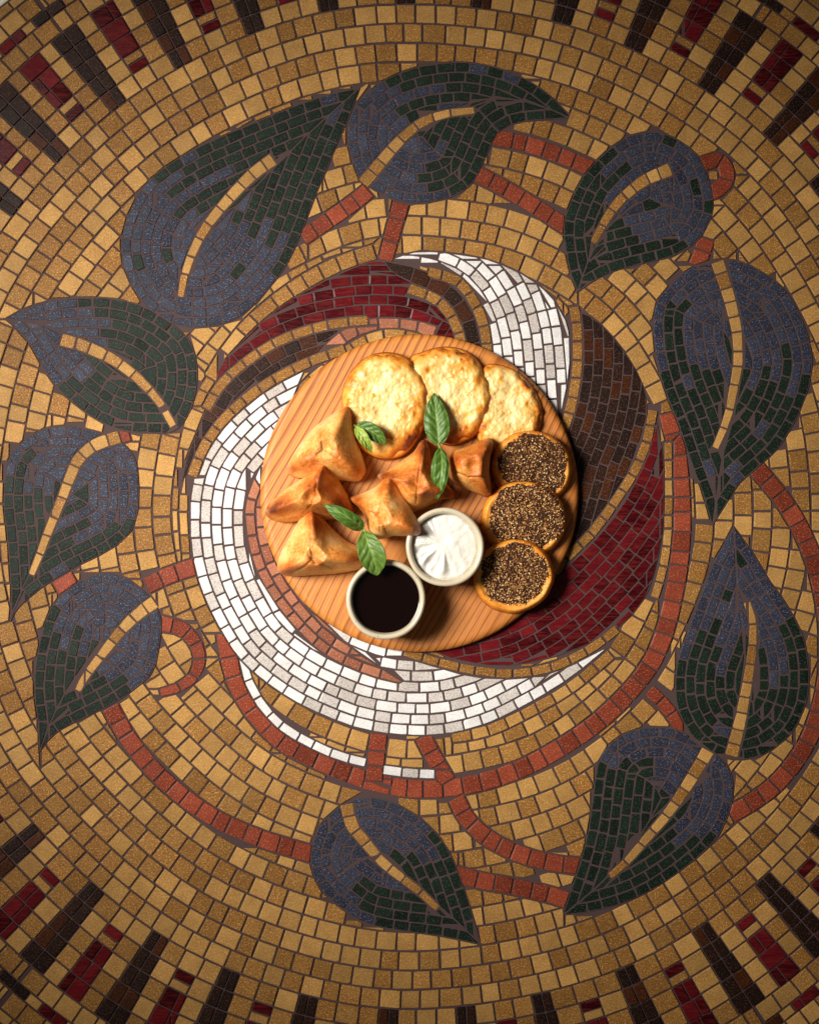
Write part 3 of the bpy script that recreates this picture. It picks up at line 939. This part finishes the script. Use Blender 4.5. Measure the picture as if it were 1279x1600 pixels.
def close_under(V, F, Cc, ns, zfun, c, k, shrink=0.93):
    b = len(V) - ns
    n0 = len(V)
    for i in range(ns):
        x, y, z = V[b + i]
        px, py = c[0] + x * shrink / k, c[1] - y * shrink / k
        V.append((x * shrink, y * shrink, zfun(px, py))); Cc.append(Cc[b + i])
    for i in range(ns):
        j = (i + 1) % ns
        F.append((b + i, b + j, n0 + j, n0 + i))
    F.append(tuple(n0 + i for i in range(ns)))

def make(name, V, F, Cc, org, mat, parent=None):
    me = mesh_from(V, F, name); set_col(me, 'bake', Cc)
    o = link(name, me, parent, mat, True)
    if parent is None: o.location = (org[0], org[1], 0)
    return o

# ------------------------------------------------------------------ folded pastries
def pastry(label, out, c, corners, H, plane, creases=(), seed=0.0, bake0=0.35, ridge=0.42, rw=1.15, dark_side=0.0, cornerz=0.55):
    z0, gx, gy = plane
    zb = lambda x, y: max(BZ + 0.0004, BZ + 0.0004 + z0 + gx * (x - c[0]) + gy * (y - c[1]))
    ca = [math.atan2(q[1] - c[1], q[0] - c[0]) for q in corners]
    cr = [math.hypot(q[1] - c[1], q[0] - c[0]) for q in corners]
    def top(x, y, t, a):
        body = max(0.0, 1 - t ** 3.6) ** 0.52
        g = 0; gd = 0
        for q, r_ in zip(corners, cr):
            d, s = seg_d((x, y), c, q)
            wd = rw * (6 + 20 * (1 - s))
            g += (math.exp(-(d / wd) ** 2) * (1 - 0.3 * s)) ** 4
            gd = max(gd, math.exp(-(d / 13) ** 2) * smooth(0.15, 0.9, s))
        g = min(1.0, g ** 0.25)
        far = math.hypot(x - c[0], y - c[1])
        z = H * body * ((1 - ridge) + ridge * g) * (1 - 0.10 * math.exp(-(far / 9) ** 2))
        cre = 0
        for pl, dep, wdt in creases:
            for u, v_ in zip(pl[:-1], pl[1:]):
                d, s = seg_d((x, y), u, v_)
                e = math.exp(-(d / wdt) ** 2)
                cre = max(cre, e * dep)
        z -= cre * 0.0017 * body
        z += 0.0015 * body * fbm((x, y), 0.035, 2, seed) + 0.00022 * body * fbm((x, y), 0.14, 3, seed + 3)
        bk = bake0 + 0.42 * gd + 0.16 * g + 0.22 * fbm((x, y), 0.03, 3, seed + 7) - 0.12 * smooth(.55, 1, t)
        return zb(x, y) + max(z, 0), bk, min(1, cre * 0.55), 0.5 * smooth(.84, 1.0, t) * smooth(-.1, .4, fbm((x, y), .08, 2, seed + 9))
    V, F, Cc, org, (A, Rr, k) = polar_mesh(out, c, BZ + z0 + H * .45, top, 54, 200)
    close_under(V, F, Cc, 200, lambda x, y: zb(x, y) , c, k, 0.95)
    o = make('stuffed_pastry', V, F, Cc, org, DOUGH)
    tag(o, label, 'pastry', 'folded triangular pastries on the board')
    return o

# ------------------------------------------------------------------ cheese flatbreads
def flatbread_top(c, T, plane, seed, rim=0.0):
    z0, gx, gy = plane
    zb = lambda x, y: max(BZ + 0.0003, BZ + 0.0003 + z0 + gx * (x - c[0]) + gy * (y - c[1]))
    def top(x, y, t, a):
        body = max(0.0, 1 - t ** 9) ** 0.5
        r_ = math.exp(-((t - 0.90) / 0.07) ** 2)
        z = T * body * (0.80 + rim * r_) + 0.0009 * body * fbm((x, y), 0.05, 3, seed)
        bk = 0.36 + 0.22 * fbm((x, y), 0.04, 3, seed + 5) + 0.12 * smooth(.9, 1, t)
        return zb(x, y) + z, bk, 0.0, 0.0
    return zb, top

def cheese_bread(label, out, c, T, plane, seed, spots=(), smear=None):
    zb, top = flatbread_top(c, T, plane, seed)
    root = empty('cheese_flatbread')
    V, F, Cc, org, (A, Rr, k) = polar_mesh(out, c, BZ + plane[0] + T, top, 26, 160)
    close_under(V, F, Cc, 160, zb, c, k)
    root.location = (org[0], org[1], 0)
    make('crust', V, F, Cc, org, CRUST, root)
    out2 = [(c[0] + (x - c[0]) * 0.965, c[1] + (y - c[1]) * 0.965) for x, y in out]
    def ctop(x, y, t, a):
        wob = 1 + 0.035 * math.sin(a * 9 + seed) + 0.03 * math.sin(a * 17 + 2 * seed)
        tt = t * wob
        body = max(0.0, 1 - min(1, tt) ** 7) ** 0.5
        z, *_ = top(x, y, min(t * .965, 1), a)
        l1 = fbm((x, y), 0.042, 4, seed + 11); l2 = fbm((x, y), 0.13, 3, seed + 17)
        l3 = abs(fbm((x, y), 0.075, 3, seed + 23))
        lump = 0.0014 * l1 + 0.0003 * l2 - 0.0006 * l3
        z += (0.0042 + lump) * body - 0.0012 * (1 - body)
        bk = 0.10 + 0.30 * smooth(.72, 1.0, t) + 0.22 * smooth(0.1, 0.6, l1) * smooth(.3, .8, t) - 0.10 * smooth(.65, .1, t) 
        bk += 0.16 * smooth(-0.1, -0.6, l1)
        cre = 0
        for sx, sy, sr, dk in spots:
            e = math.exp(-((x - sx) ** 2 + (y - sy) ** 2) / sr ** 2)
            if dk > 0.9: cre = max(cre, e * 0.75)
            bk += e * dk * 0.6
            if dk <= 0.3: z -= 0.0012 * e
        if smear:
            d, s = seg_d((x, y), smear[0], smear[1])
            e = math.exp(-(d / smear[2]) ** 2)
            bk -= 0.14 * e; z -= 0.0016 * e
        return z, bk, cre, 0
    V, F, Cc, org2, (A, Rr, k) = polar_mesh(out2, c, BZ + plane[0] + T, ctop, 64, 230)
    make('melted_cheese', V, F, Cc, org, CHEESE, root)
    tag(root, label, 'flatbread', 'round cheese flatbreads on the board')

def rnd_spots(c, r, n, seed):
    q = random.Random(seed); s = []
    for _ in range(n):
        a = q.uniform(0, math.tau); d = r * math.sqrt(q.random())
        s.append((c[0] + d * math.cos(a), c[1] + d * math.sin(a), q.uniform(2.2, 5.5), q.uniform(0.3, 0.62)))
    return s
cheese_bread('cheese flatbread at the far right of the three, browned along its right edge',
    [(755, 572), (782, 569), (812, 583), (835, 608), (847, 636), (846, 662), (832, 690), (800, 712), (762, 705), (740, 670), (738, 610)], (795, 640), 0.006, (0.0005, 0, 0.00002), 5.1,
    rnd_spots((790, 640), 50, 14, 3) + [(818, 592, 5, .8), (826, 603, 5, .9), (838, 620, 6, .7), (843, 640, 6, .6), (840, 660, 7, .6), (830, 630, 14, .3)], ((800, 600), (790, 690), 22))
cheese_bread('pale cheese flatbread in the middle, upper part of the board',
    [(640, 560), (660, 548), (693, 540), (724, 545), (748, 563), (760, 590), (770, 613), (766, 638), (754, 665), (737, 684), (712, 695), (690, 693), (668, 676), (652, 640), (640, 600)], (704, 618), 0.008, (0.004, 0.0, 0.0), 2.3,
    rnd_spots((704, 615), 60, 22, 5) + [(720, 550, 6, .5), (714, 552, 3, .7), (700, 688, 16, .45), (718, 680, 12, .45)], ((690, 590), (720, 640), 25))
cheese_bread('largest cheese flatbread with smooth melted streaks, beside the tall mint leaf',
    [(533, 622), (540, 592), (556, 569), (580, 553), (608, 549), (635, 557), (654, 575), (668, 600), (672, 628), (667, 657), (653, 685), (634, 708), (610, 717), (585, 715), (560, 698), (541, 668)], (603, 634), 0.009, (0.0065, 0.0, -0.00002), 8.7,
    rnd_spots((603, 630), 62, 24, 9) + [(646, 571, 4, 1.0), (604, 556, 3, .55), (640, 685, 17, .42), (622, 697, 14, .4), (556, 613, 11, .35)], ((585, 600), (600, 650), 26))

# ------------------------------------------------------------------ the six pastries
DK = 1.0
pastry('smooth pale triangular pastry at the upper left, browned along its right fold',
    [(449, 722), (447, 737), (458, 746), (478, 748), (505, 746), (535, 751), (560, 752), (571, 738), (567, 715), (558, 688), (553, 660), (552, 640), (545, 630), (530, 637), (508, 652), (485, 670), (466, 694)], (512, 702),
    [(547, 634), (452, 735), (566, 745)], 0.040, (0.0, 0, 0), [([(505, 692), (506, 706), (498, 711)], .5, 1.8), ([(512, 706), (530, 716)], .35, 2.2), ([(502, 676), (506, 694)], .3, 1.6)], 1.2, 0.20, 0.24)
pastry('pastry at the left with one tall sharp ridge and a dark browned right face',
    [(414, 792), (412, 804), (422, 813), (440, 817), (462, 816), (490, 812), (520, 812), (545, 806), (552, 796), (545, 778), (530, 752), (519, 730), (513, 715), (505, 719), (488, 736), (462, 752), (436, 770)], (488, 776),
    [(512, 718), (416, 800), (549, 800)], 0.040, (0.003, 0, -0.00008), [([(497, 750), (495, 775), (488, 790)], .5, 1.8), ([(488, 790), (470, 806), (450, 812)], .45, 1.8)], 3.4, 0.36, 0.46, rw=0.9)
pastry('pastry at the lower left with a dark open seam, beside the syrup bowl',
    [(483, 791), (493, 793), (501, 806), (518, 826), (542, 846), (566, 857), (575, 868), (570, 886), (552, 893), (520, 898), (488, 900), (455, 902), (434, 897), (430, 885), (437, 862), (450, 838), (466, 812)], (494, 868),
    [(487, 794), (433, 893), (571, 876)], 0.038, (0.003, 0.00001, -0.00006), [([(484, 830), (487, 855), (492, 872)], .5, 1.7), ([(492, 872), (478, 884), (455, 896)], .75, 2.0), ([(492, 872), (505, 880), (520, 888)], .8, 2.4), ([(520, 888), (545, 886), (565, 889)], .35, 1.6), ([(489, 872), (494, 878)], 1.2, 3.0)], 5.9, 0.27, 0.40, rw=1.0)
pastry('pastry under the lower leaf of the tall mint sprig, puckered at its centre',
    [(589, 741), (592, 749), (604, 760), (610, 782), (625, 797), (650, 800), (675, 788), (692, 781), (708, 779), (711, 770), (702, 758), (688, 744), (676, 722), (671, 697), (664, 686), (656, 689), (645, 705), (622, 722), (602, 735)], (651, 757),
    [(663, 690), (591, 744), (708, 774)], 0.038, (0.001, 0, 0), [([(662, 695), (655, 730), (652, 758)], .45, 1.5), ([(652, 758), (630, 754)], .5, 1.8), ([(652, 758), (650, 785)], .5, 1.8), ([(654, 760), (680, 768)], .4, 1.8)], 7.7, 0.42, 0.42)
pastry('small pastry at the right of the mint sprig with a split greenish seam',
    [(708, 704), (722, 699), (740, 692), (757, 685), (768, 684), (772, 693), (767, 714), (765, 738), (769, 760), (769, 773), (759, 776), (738, 768), (716, 758), (701, 744), (699, 722)], (736, 729),
    [(768, 688), (766, 773), (697, 712)], 0.034, (0.004, 0.00004, -0.00004), [([(712, 738), (724, 743), (731, 747)], .8, 1.6), ([(731, 746), (754, 746)], .8, 1.3)], 9.1, 0.36, 0.36)
pastry('star-shaped golden pastry in front with its corner resting on the yogurt bowl',
    [(545, 776), (547, 783), (558, 792), (569, 808), (574, 828), (582, 841), (597, 843), (612, 838), (632, 838), (652, 837), (658, 829), (652, 812), (640, 792), (629, 770), (621, 748), (612, 737), (602, 741), (590, 756), (572, 766), (555, 772)], (594, 806),
    [(608, 741), (547, 779), (656, 832)], 0.036, (0.012, 0.00022, 0.00008), [([(593, 806), (602, 826), (606, 838)], .45, 1.6), ([(593, 808), (594, 830)], .4, 1.5), ([(593, 806), (580, 800)], .45, 1.8), ([(596, 780), (592, 806)], .35, 1.6)], 12.2, 0.24, 0.38)

# ------------------------------------------------------------------ zaatar flatbreads
def zaatar_mat():
    m = NT('zaatar')
    n1 = m.noise(900, 4, 0.7); n2 = m.noise(150, 3, 0.6); v = m.vor(1100)
    c = m.ramp(n1, [(0.28, hx('1a0c06')), (0.46, hx('412413')), (0.62, hx('5e3c20')), (0.80, hx('6e522e'))])
    c = m.mix(m.math('MULTIPLY', m.ramp(n2, [(0.4, 1.0), (0.6, 0.0)]), 0.35), c, hx('2a150a'))
    m.color(c); m.set(Roughness=m.math('MULTIPLY_ADD', n1, 0.4, 0.4)); m.b.inputs['Specular IOR Level'].default_value = 0.25
    m.bump(m.math('ADD', n1, v.outputs['Distance']), 0.9, 0.0012)
    return m.mat
ZAATAR = zaatar_mat()
def seed_mat():
    m = NT('sesame')
    t = m.attr('tint')
    c = m.ramp(t[0], [(0.0, hx('7a4820')), (0.35, hx('a87238')), (0.7, hx('cc9f5c')), (1.0, hx('e0c694'))])
    m.color(c); m.set(Roughness=0.35)
    return m.mat
SEED = seed_mat()
ico = bmesh.new(); bmesh.ops.create_icosphere(ico, subdivisions=1, radius=1.0)
ICV = [v_.co.copy() for v_ in ico.verts]; ICF = [tuple(v_.index for v_ in f_.verts) for f_ in ico.faces]; ico.free()

def zaatar_bread(label, out, c, T, plane, seed, tc, tsc, nseeds):
    zb, top = flatbread_top(c, T, plane, seed, 0.34)
    root = empty('herb_flatbread')
    V, F, Cc, org, (A, Rr, k) = polar_mesh(out, c, BZ + plane[0] + T, top, 34, 170)
    close_under(V, F, Cc, 170, zb, c, k)
    root.location = (org[0], org[1], 0)
    make('crust', V, F, Cc, org, CRUST, root)
    # topping: irregular outline inside the crust
    q = random.Random(seed)
    o2 = []
    for i in range(len(A)):
        a = A[i]; r = Rr[i] * tsc * (1 + 0.03 * math.sin(5 * a + seed) + 0.022 * math.sin(11 * a + 2.2 * seed) + 0.018 * math.sin(23 * a))
        o2.append((tc[0] + math.cos(a) * r, tc[1] + math.sin(a) * r))
    o2 = o2[::3]
    def zt(x, y, t):
        far = math.hypot(x - c[0], y - c[1])
        a = math.atan2(y - c[1], x - c[0]) % math.tau
        tt = far / np.interp(a, A, Rr, period=math.tau)
        z = top(x, y, min(tt, 1), a)[0]
        body = max(0, 1 - t ** 6) ** .5
        return z + (0.0012 + 0.0008 * fbm((x, y), 0.10, 4, seed + 2) + 0.0006 * fbm((x, y), 0.42, 2, seed)) * body - 0.0009 * (1 - body)
    V, F, Cc, o_, (A2, R2, k2) = polar_mesh(o2, tc, BZ + plane[0] + T, lambda x, y, t, a: (zt(x, y, t), 0, 0, 0), 60, 200)
    dx, dy = (tc[0] - c[0]) * k, -(tc[1] - c[1]) * k
    V = [(x + dx, y + dy, z) for x, y, z in V]
    make('herb_topping', V, F, Cc, org, ZAATAR, root)
    SV = []; SF = []; SC = []
    n = 0
    while n < nseeds:
        a = q.uniform(0, math.tau); t = math.sqrt(q.random()) * 1.0
        r = np.interp(a, A2, R2, period=math.tau)
        x, y = tc[0] + math.cos(a) * r * t, tc[1] + math.sin(a) * r * t
        if t > 0.9 and q.random() < 0.4: continue
        if fbm((x, y), 0.05, 2, seed + 31) < q.uniform(-1.4, 0.1): continue
        z = zt(x, y, min(t, .96)) + q.uniform(-0.0002, 0.0003)
        L = q.uniform(0.00072, 0.00098); wd = L * q.uniform(0.55, 0.68); hh = L * 0.42
        rot = q.uniform(0, math.tau); pit = q.gauss(0, 0.35); rol = q.gauss(0, 0.4)
        cr, sr, cp, sp_ = math.cos(rot), math.sin(rot), math.cos(pit), math.sin(pit)
        b = len(SV); tn = q.random() ** 1.8
        for v_ in ICV:
            taper = 1 - 0.25 * v_.x
            X, Y, Z = v_.x * L, v_.y * wd * taper, v_.z * hh
            Y, Z = Y * math.cos(rol) - Z * math.sin(rol), Y * math.sin(rol) + Z * math.cos(rol)
            X, Z = X * cp - Z * sp_, X * sp_ + Z * cp
            SV.append(((x - c[0]) * k + X * cr - Y * sr, -(y - c[1]) * k + X * sr + Y * cr, z + Z)); SC.append((tn, 0, 0, 1))
        SF += [tuple(i + b for i in f_) for f_ in ICF]
        n += 1
    me = mesh_from(SV, SF, 'sesame_seeds'); set_col(me, 'tint', SC)
    s_ = link('sesame_seeds', me, root, SEED, True); s_['kind'] = 'stuff'
    tag(root, label, 'flatbread', 'round herb flatbreads with sesame')

def ell(cx, cy, rx, ry, rot=0, wob=0.012, seed=1, n=22):
    q = random.Random(seed); o = []
    for i in range(n):
        a = i / n * math.tau; r = 1 + q.uniform(-wob, wob)
        x, y = rx * math.cos(a) * r, ry * math.sin(a) * r
        o.append((cx + x * math.cos(rot) - y * math.sin(rot), cy + x * math.sin(rot) + y * math.cos(rot)))
    return o
zaatar_bread('topmost herb flatbread with dark sesame topping, at the right edge of the board', ell(831, 731, 64, 58, 0.25, seed=3), (831, 731), 0.0068, (0.0055, 0, -0.00009), 4.2, (833, 728), 0.87, 900)
zaatar_bread('middle herb flatbread with the thickest sesame, between the two others', ell(818, 812, 67, 61, 0.1, seed=5), (818, 812), 0.0068, (0.0075, 0, -0.00007), 6.6, (822, 808), 0.89, 1350)
zaatar_bread('lowest herb flatbread with a wide golden crust, overhanging the lower right of the board', ell(803, 901, 64, 59, -0.2, seed=8), (803, 901), 0.0078, (0.0065, 0, -0.00009), 8.8, (803, 897), 0.85, 1250)

# ------------------------------------------------------------------ bowls and dips
def bowl_mat():
    m = NT('stoneware')
    n = m.noise(40, 3, 0.5); sp = m.noise(900, 1, 0.5)
    c = m.mix(n, hx('c8bda4'), hx('b0a58c'))
    c = m.mix(m.ramp(sp, [(0.735, 0.0), (0.76, 1.0)]), c, hx('3a2a1c'))
    m.color(c); m.set(Roughness=0.22)
    m.bump(n, 0.1, 0.001)
    return m.mat
STONE = bowl_mat()
RIMZ = BZ + 0.034
def bowl(px, py, rpx, label):
    w = W(px, py, RIMZ); k = (CAMH - RIMZ) / CAMH * S; r = rpx * k
    root = empty('dip_bowl', (w[0], w[1], BZ + 0.0003))
    tag(root, label, 'bowl', 'small stoneware dip bowls')
    wob = lambda a: 0.008 * math.sin(2 * a + px) + 0.004 * math.sin(5 * a)
    h = RIMZ - BZ
    t = 0.0042
    V, F = lathe([(r * .60, 0.0), (r * .72, 0.001), (r * .86, h * .22), (r * .95, h * .5), (r * .99, h * .8), (r, h * .93), (r - .0006, h * .98), (r - .0018, h), (r - .0034, h * .985), (r - t, h * .93), (r - t - .0008, h * .75), (r - t - .002, h * .45), (r * .6, h * .15), (r * .3, h * .12)], 120, wob)
    link('bowl_body', mesh_from(V, F), root, STONE, True)
    return w, r - t, h, wob
w1, ri1, h1, wb1 = bowl(695, 855, 61.5, 'small speckled stoneware bowl holding white yogurt')
w2, ri2, h2, wb2 = bowl(602.5, 937, 62.5, 'small speckled stoneware bowl holding black syrup')

m = NT('yogurt'); n = m.noise(500, 3, 0.5)
m.color(m.mix(n, hx('dedad2'), hx('d2ccc1'))); m.set(Roughness=0.3)
m.b.inputs['Subsurface Weight'].default_value = 0.15
m.b.inputs['Subsurface Radius'].default_value = (0.004, 0.003, 0.002)
m.bump(n, 0.05, 0.001)
V = [(0, 0, 0)]; F = []
NRr, NS = 60, 220
cx_, cy_ = -0.002, 0.005
for j in range(1, NRr + 1):
    t = j / NRr
    for i in range(NS):
        a = i / NS * math.tau
        x, y = math.cos(a) * t * ri1 * (1 + wb1(a)), math.sin(a) * t * ri1 * (1 + wb1(a))
        u, v_ = x - cx_, y - cy_
        aa = math.atan2(v_, u); rr = math.hypot(u, v_) / ri1
        rid = math.sin(aa * 8 + 1.5 * rr + 1.2 * mnoise.noise((aa * 1.5, rr * 2, 3)))
        rid = rid * 0.6 + 0.4 * math.sin(aa * 17 + 3 * rr + 2.2 * mnoise.noise((aa * 2, rr * 3, 8)))
        left = 0.15 + 0.85 * smooth(0.35, -0.75, math.cos(aa - 0.35))
        z = 0.0030 * rid * smooth(0.22, 0.75, rr) * smooth(1.05, .72, t) * left
        z += 0.0040 * (1 - t) ** 0.8 * (1 - 0.5 * math.exp(-(rr / .18) ** 2))
        z += 0.0004 * fbm((x, y), 200, 2, 4.0) - 0.0012 * smooth(.9, 1, t)
        V.append((x, y, z))
for i in range(NS): F.append((0, 1 + i, 1 + (i + 1) % NS))
for j in range(NRr - 1):
    for i in range(NS):
        k_ = (i + 1) % NS
        F.append((1 + j * NS + i, 1 + (j + 1) * NS + i, 1 + (j + 1) * NS + k_, 1 + j * NS + k_))
V[0] = (0, 0, float(np.mean([V[1 + i][2] for i in range(NS)])))
# underside
b0 = len(V)
for i in range(NS):
    a = i / NS * math.tau
    V.append((math.cos(a) * ri1 * .62, math.sin(a) * ri1 * .62, -h1 * .70))
base = 1 + (NRr - 1) * NS
for i in range(NS):
    k_ = (i + 1) % NS
    F.append((base + i, b0 + i, b0 + k_, base + k_))
F.append(tuple(b0 + i for i in range(NS - 1, -1, -1)))
yo = link('yogurt', mesh_from(V, F), None, m.mat, True)
yo.location = (w1[0], w1[1], BZ + h1 * .80)
tag(yo, 'thick white yogurt with a swirled ridged surface filling its bowl', 'yogurt')

m = NT('syrup'); m.color((0.004, 0.0014, 0.0012)); m.set(Roughness=0.04)
m.b.inputs['Specular IOR Level'].default_value = 0.32
V, F = lathe([(ri2 * .60, -h2 * .62), (ri2 * .95, -h2 * .3), (ri2 * 1.005, 0.0009), (ri2 * .985, 0.0002), (ri2 * .96, 0), (ri2 * .5, 0)], 120, wb2)
sy = link('syrup', mesh_from(V, F), None, m.mat, True)
sy.location = (w2[0], w2[1], BZ + h2 * .80)
tag(sy, 'glossy black syrup filling the lower bowl', 'syrup')

# ------------------------------------------------------------------ mint
def mint_mat():
    m = NT('mint_leaf')
    a = m.attr('bake')
    n = m.noise(260, 4, 0.6)
    c = m.mix(n, hx('2b4a14'), hx('55762a'))
    c = m.mix(a[1], c, hx('86a052'))
    c = m.mix(m.math('MULTIPLY', a[0], 0.75), c, hx('94a844'))
    m.color(c); m.set(Roughness=0.42)
    m.b.inputs['Specular IOR Level'].default_value = 0.4
    m.b.inputs['Subsurface Weight'].default_value = 0.0
    m.bump(m.noise(900, 3, 0.6), 0.3, 0.0008)
    return m.mat
MINT = mint_mat()
def mint_leaf(root, axis, wpx, fold=0.25, twist=0.0, pale=0.0, curl=0.0, shape=0.85, asym=1.0, nvein=5.5):
    """axis: (px, py, z) from the stem to the tip"""
    pts = spline([np.array(W(*q)) for q in axis], step=0.0006)
    L = np.r_[0, np.cumsum(np.linalg.norm(np.diff(pts, axis=0), axis=1))]
    nu, nv = 46, 25
    V = []; F = []; Cc = []
    for iu in range(nu):
        u = iu / (nu - 1)
        p = np.array([np.interp(u * L[-1], L, pts[:, k_]) for k_ in range(3)])
        p2 = np.array([np.interp(min(1, u + .02) * L[-1], L, pts[:, k_]) for k_ in range(3)]); p1 = np.array([np.interp(max(0, u - .02) * L[-1], L, pts[:, k_]) for k_ in range(3)])
        tg = Vector(p2 - p1).normalized()
        sd = tg.cross(Vector((0, 0, 1))).normalized(); nm = sd.cross(tg)
        tw = twist * (u - .2)
        sd, nm = sd * math.cos(tw) + nm * math.sin(tw), nm * math.cos(tw) - sd * math.sin(tw)
        w = wpx * S * .5 * (math.sin(math.pi * min(1, u ** shape)) ** 0.72 if 0 < u < 1 else 0.0) 
        w *= 1 + 0.03 * ((u * 15) % 1 - .5)
        w = max(w, 0.0003)
        for iv in range(nv):
            v_ = iv / (nv - 1) * 2 - 1
            av = abs(v_)
            ww = w * (asym if v_ < 0 else 1)
            vp = (u * nvein - av * 1.35 + 0.35 * mnoise.noise((u * 4, v_ * 2.5, wpx + axis[0][0])) ) % 1.0
            vein = math.exp(-((vp - .5) / 0.10) ** 2) * smooth(1.0, .6, av)
            mid = math.exp(-(v_ / 0.07) ** 2)
            puff = math.cos((vp - .5) * math.tau) 
            h = fold * ww * av ** 1.3 - 0.00040 * vein * min(1, w / .006) + 0.00022 * puff * -1 * smooth(0, .3, av) - 0.0004 * mid
            h -= curl * ww * smooth(.55, 1, av)
            h += 0.0006 * mnoise.noise((u * 6, v_ * 3, axis[0][1] * .1)) * smooth(0, .4, av)
            q = Vector(p) + sd * (v_ * ww * math.cos(fold * .5)) + nm * h
            V.append(tuple(q - Vector(root.location)))
            Cc.append((pale, min(1, 0.55 * vein + 0.75 * mid) * .7, 0, 1))
    for iu in range(nu - 1):
        for iv in range(nv - 1):
            a_ = iu * nv + iv
            F.append((a_, a_ + 1, a_ + nv + 1, a_ + nv))
    # second skin for thickness
    n0 = len(V); th = 0.00025
    V += [(x, y, z - th) for x, y, z in V]; Cc += Cc
    F += [tuple(i + n0 for i in f_[::-1]) for f_ in F]
    for iu in range(nu - 1):
        for iv in (0, nv - 1):
            a_ = iu * nv + iv; b_ = a_ + nv
            F.append((a_, b_, b_ + n0, a_ + n0) if iv == 0 else (b_, a_, a_ + n0, b_ + n0))
    me = mesh_from(V, F, 'mint_leaf'); set_col(me, 'bake', Cc)
    return link('mint_leaf', me, root, MINT, True)
def stem(root, pts, r=0.0009):
    P = spline([np.array(W(*q)) for q in pts], step=0.0008)
    V = []; F = []
    for i, p in enumerate(P):
        tg = Vector(P[min(i + 1, len(P) - 1)] - P[max(i - 1, 0)]).normalized()
        a_ = tg.orthogonal().normalized(); b_ = tg.cross(a_)
        for j in range(8):
            q = Vector(p) + (a_ * math.cos(j / 8 * math.tau) + b_ * math.sin(j / 8 * math.tau)) * r - Vector(root.location)
            V.append(tuple(q))
        if i:
            for j in range(8): F.append(((i - 1) * 8 + j, (i - 1) * 8 + (j + 1) % 8, i * 8 + (j + 1) % 8, i * 8 + j))
    F.append(tuple(range(7, -1, -1))); F.append(tuple(len(V) - 8 + j for j in range(8)))
    me = mesh_from(V, F); set_col(me, 'bake', [(0.2, 0.4, 0, 1)] * len(V))
    link('stem', me, root, MINT, True)
def sprig(label, at, leaves, st):
    root = empty('mint_sprig', W(*at))
    tag(root, label, 'mint', 'mint sprigs on the food')
    for kw in leaves: mint_leaf(root, **kw)
    stem(root, st)
sprig('small mint sprig with one dark and one pale leaf, on the largest cheese flatbread', (556, 666, 0.0340),
      [dict(axis=[(556, 665, 0.0330), (576, 672, 0.0360), (591, 682, 0.0350), (603, 694, 0.0325)], wpx=26, fold=.35, shape=.8, twist=-.3),
       dict(axis=[(555, 667, 0.0340), (564, 679, 0.0395), (573, 693, 0.0385), (581, 707, 0.0340)], wpx=17, fold=.25, pale=1.0, twist=.2)],
      [(553, 664, 0.0300), (557, 667, 0.0340), (561, 670, 0.0340)])
sprig('tall mint sprig lying upright in the middle between pastries and flatbreads', (686, 696, 0.0320),
      [dict(axis=[(685, 695, 0.0330), (683, 670, 0.0325), (680, 640, 0.0300), (678, 614, 0.0265)], wpx=40, fold=.30, shape=.72, curl=.2),
       dict(axis=[(687, 699, 0.0340), (690, 722, 0.0440), (688, 750, 0.0450), (682, 781, 0.0360)], wpx=34, fold=.45, shape=.9, curl=.5, asym=.7, twist=-.7)],
      [(684, 690, 0.0310), (686, 697, 0.0340), (688, 703, 0.0340)])
sprig('mint sprig beside the syrup bowl, its broad leaf hanging over the rim', (567, 827, 0.0420),
      [dict(axis=[(567, 826, 0.0430), (548, 812, 0.0510), (528, 799, 0.0530), (506, 788, 0.0490)], wpx=25, fold=.5, twist=.6, shape=.75),
       dict(axis=[(568, 828, 0.0430), (574, 848, 0.0510), (583, 872, 0.0510), (589, 899, 0.0450)], wpx=41, fold=.18, shape=1.15, pale=.12)],
      [(563, 822, 0.0390), (568, 827, 0.0430), (571, 832, 0.0440)])
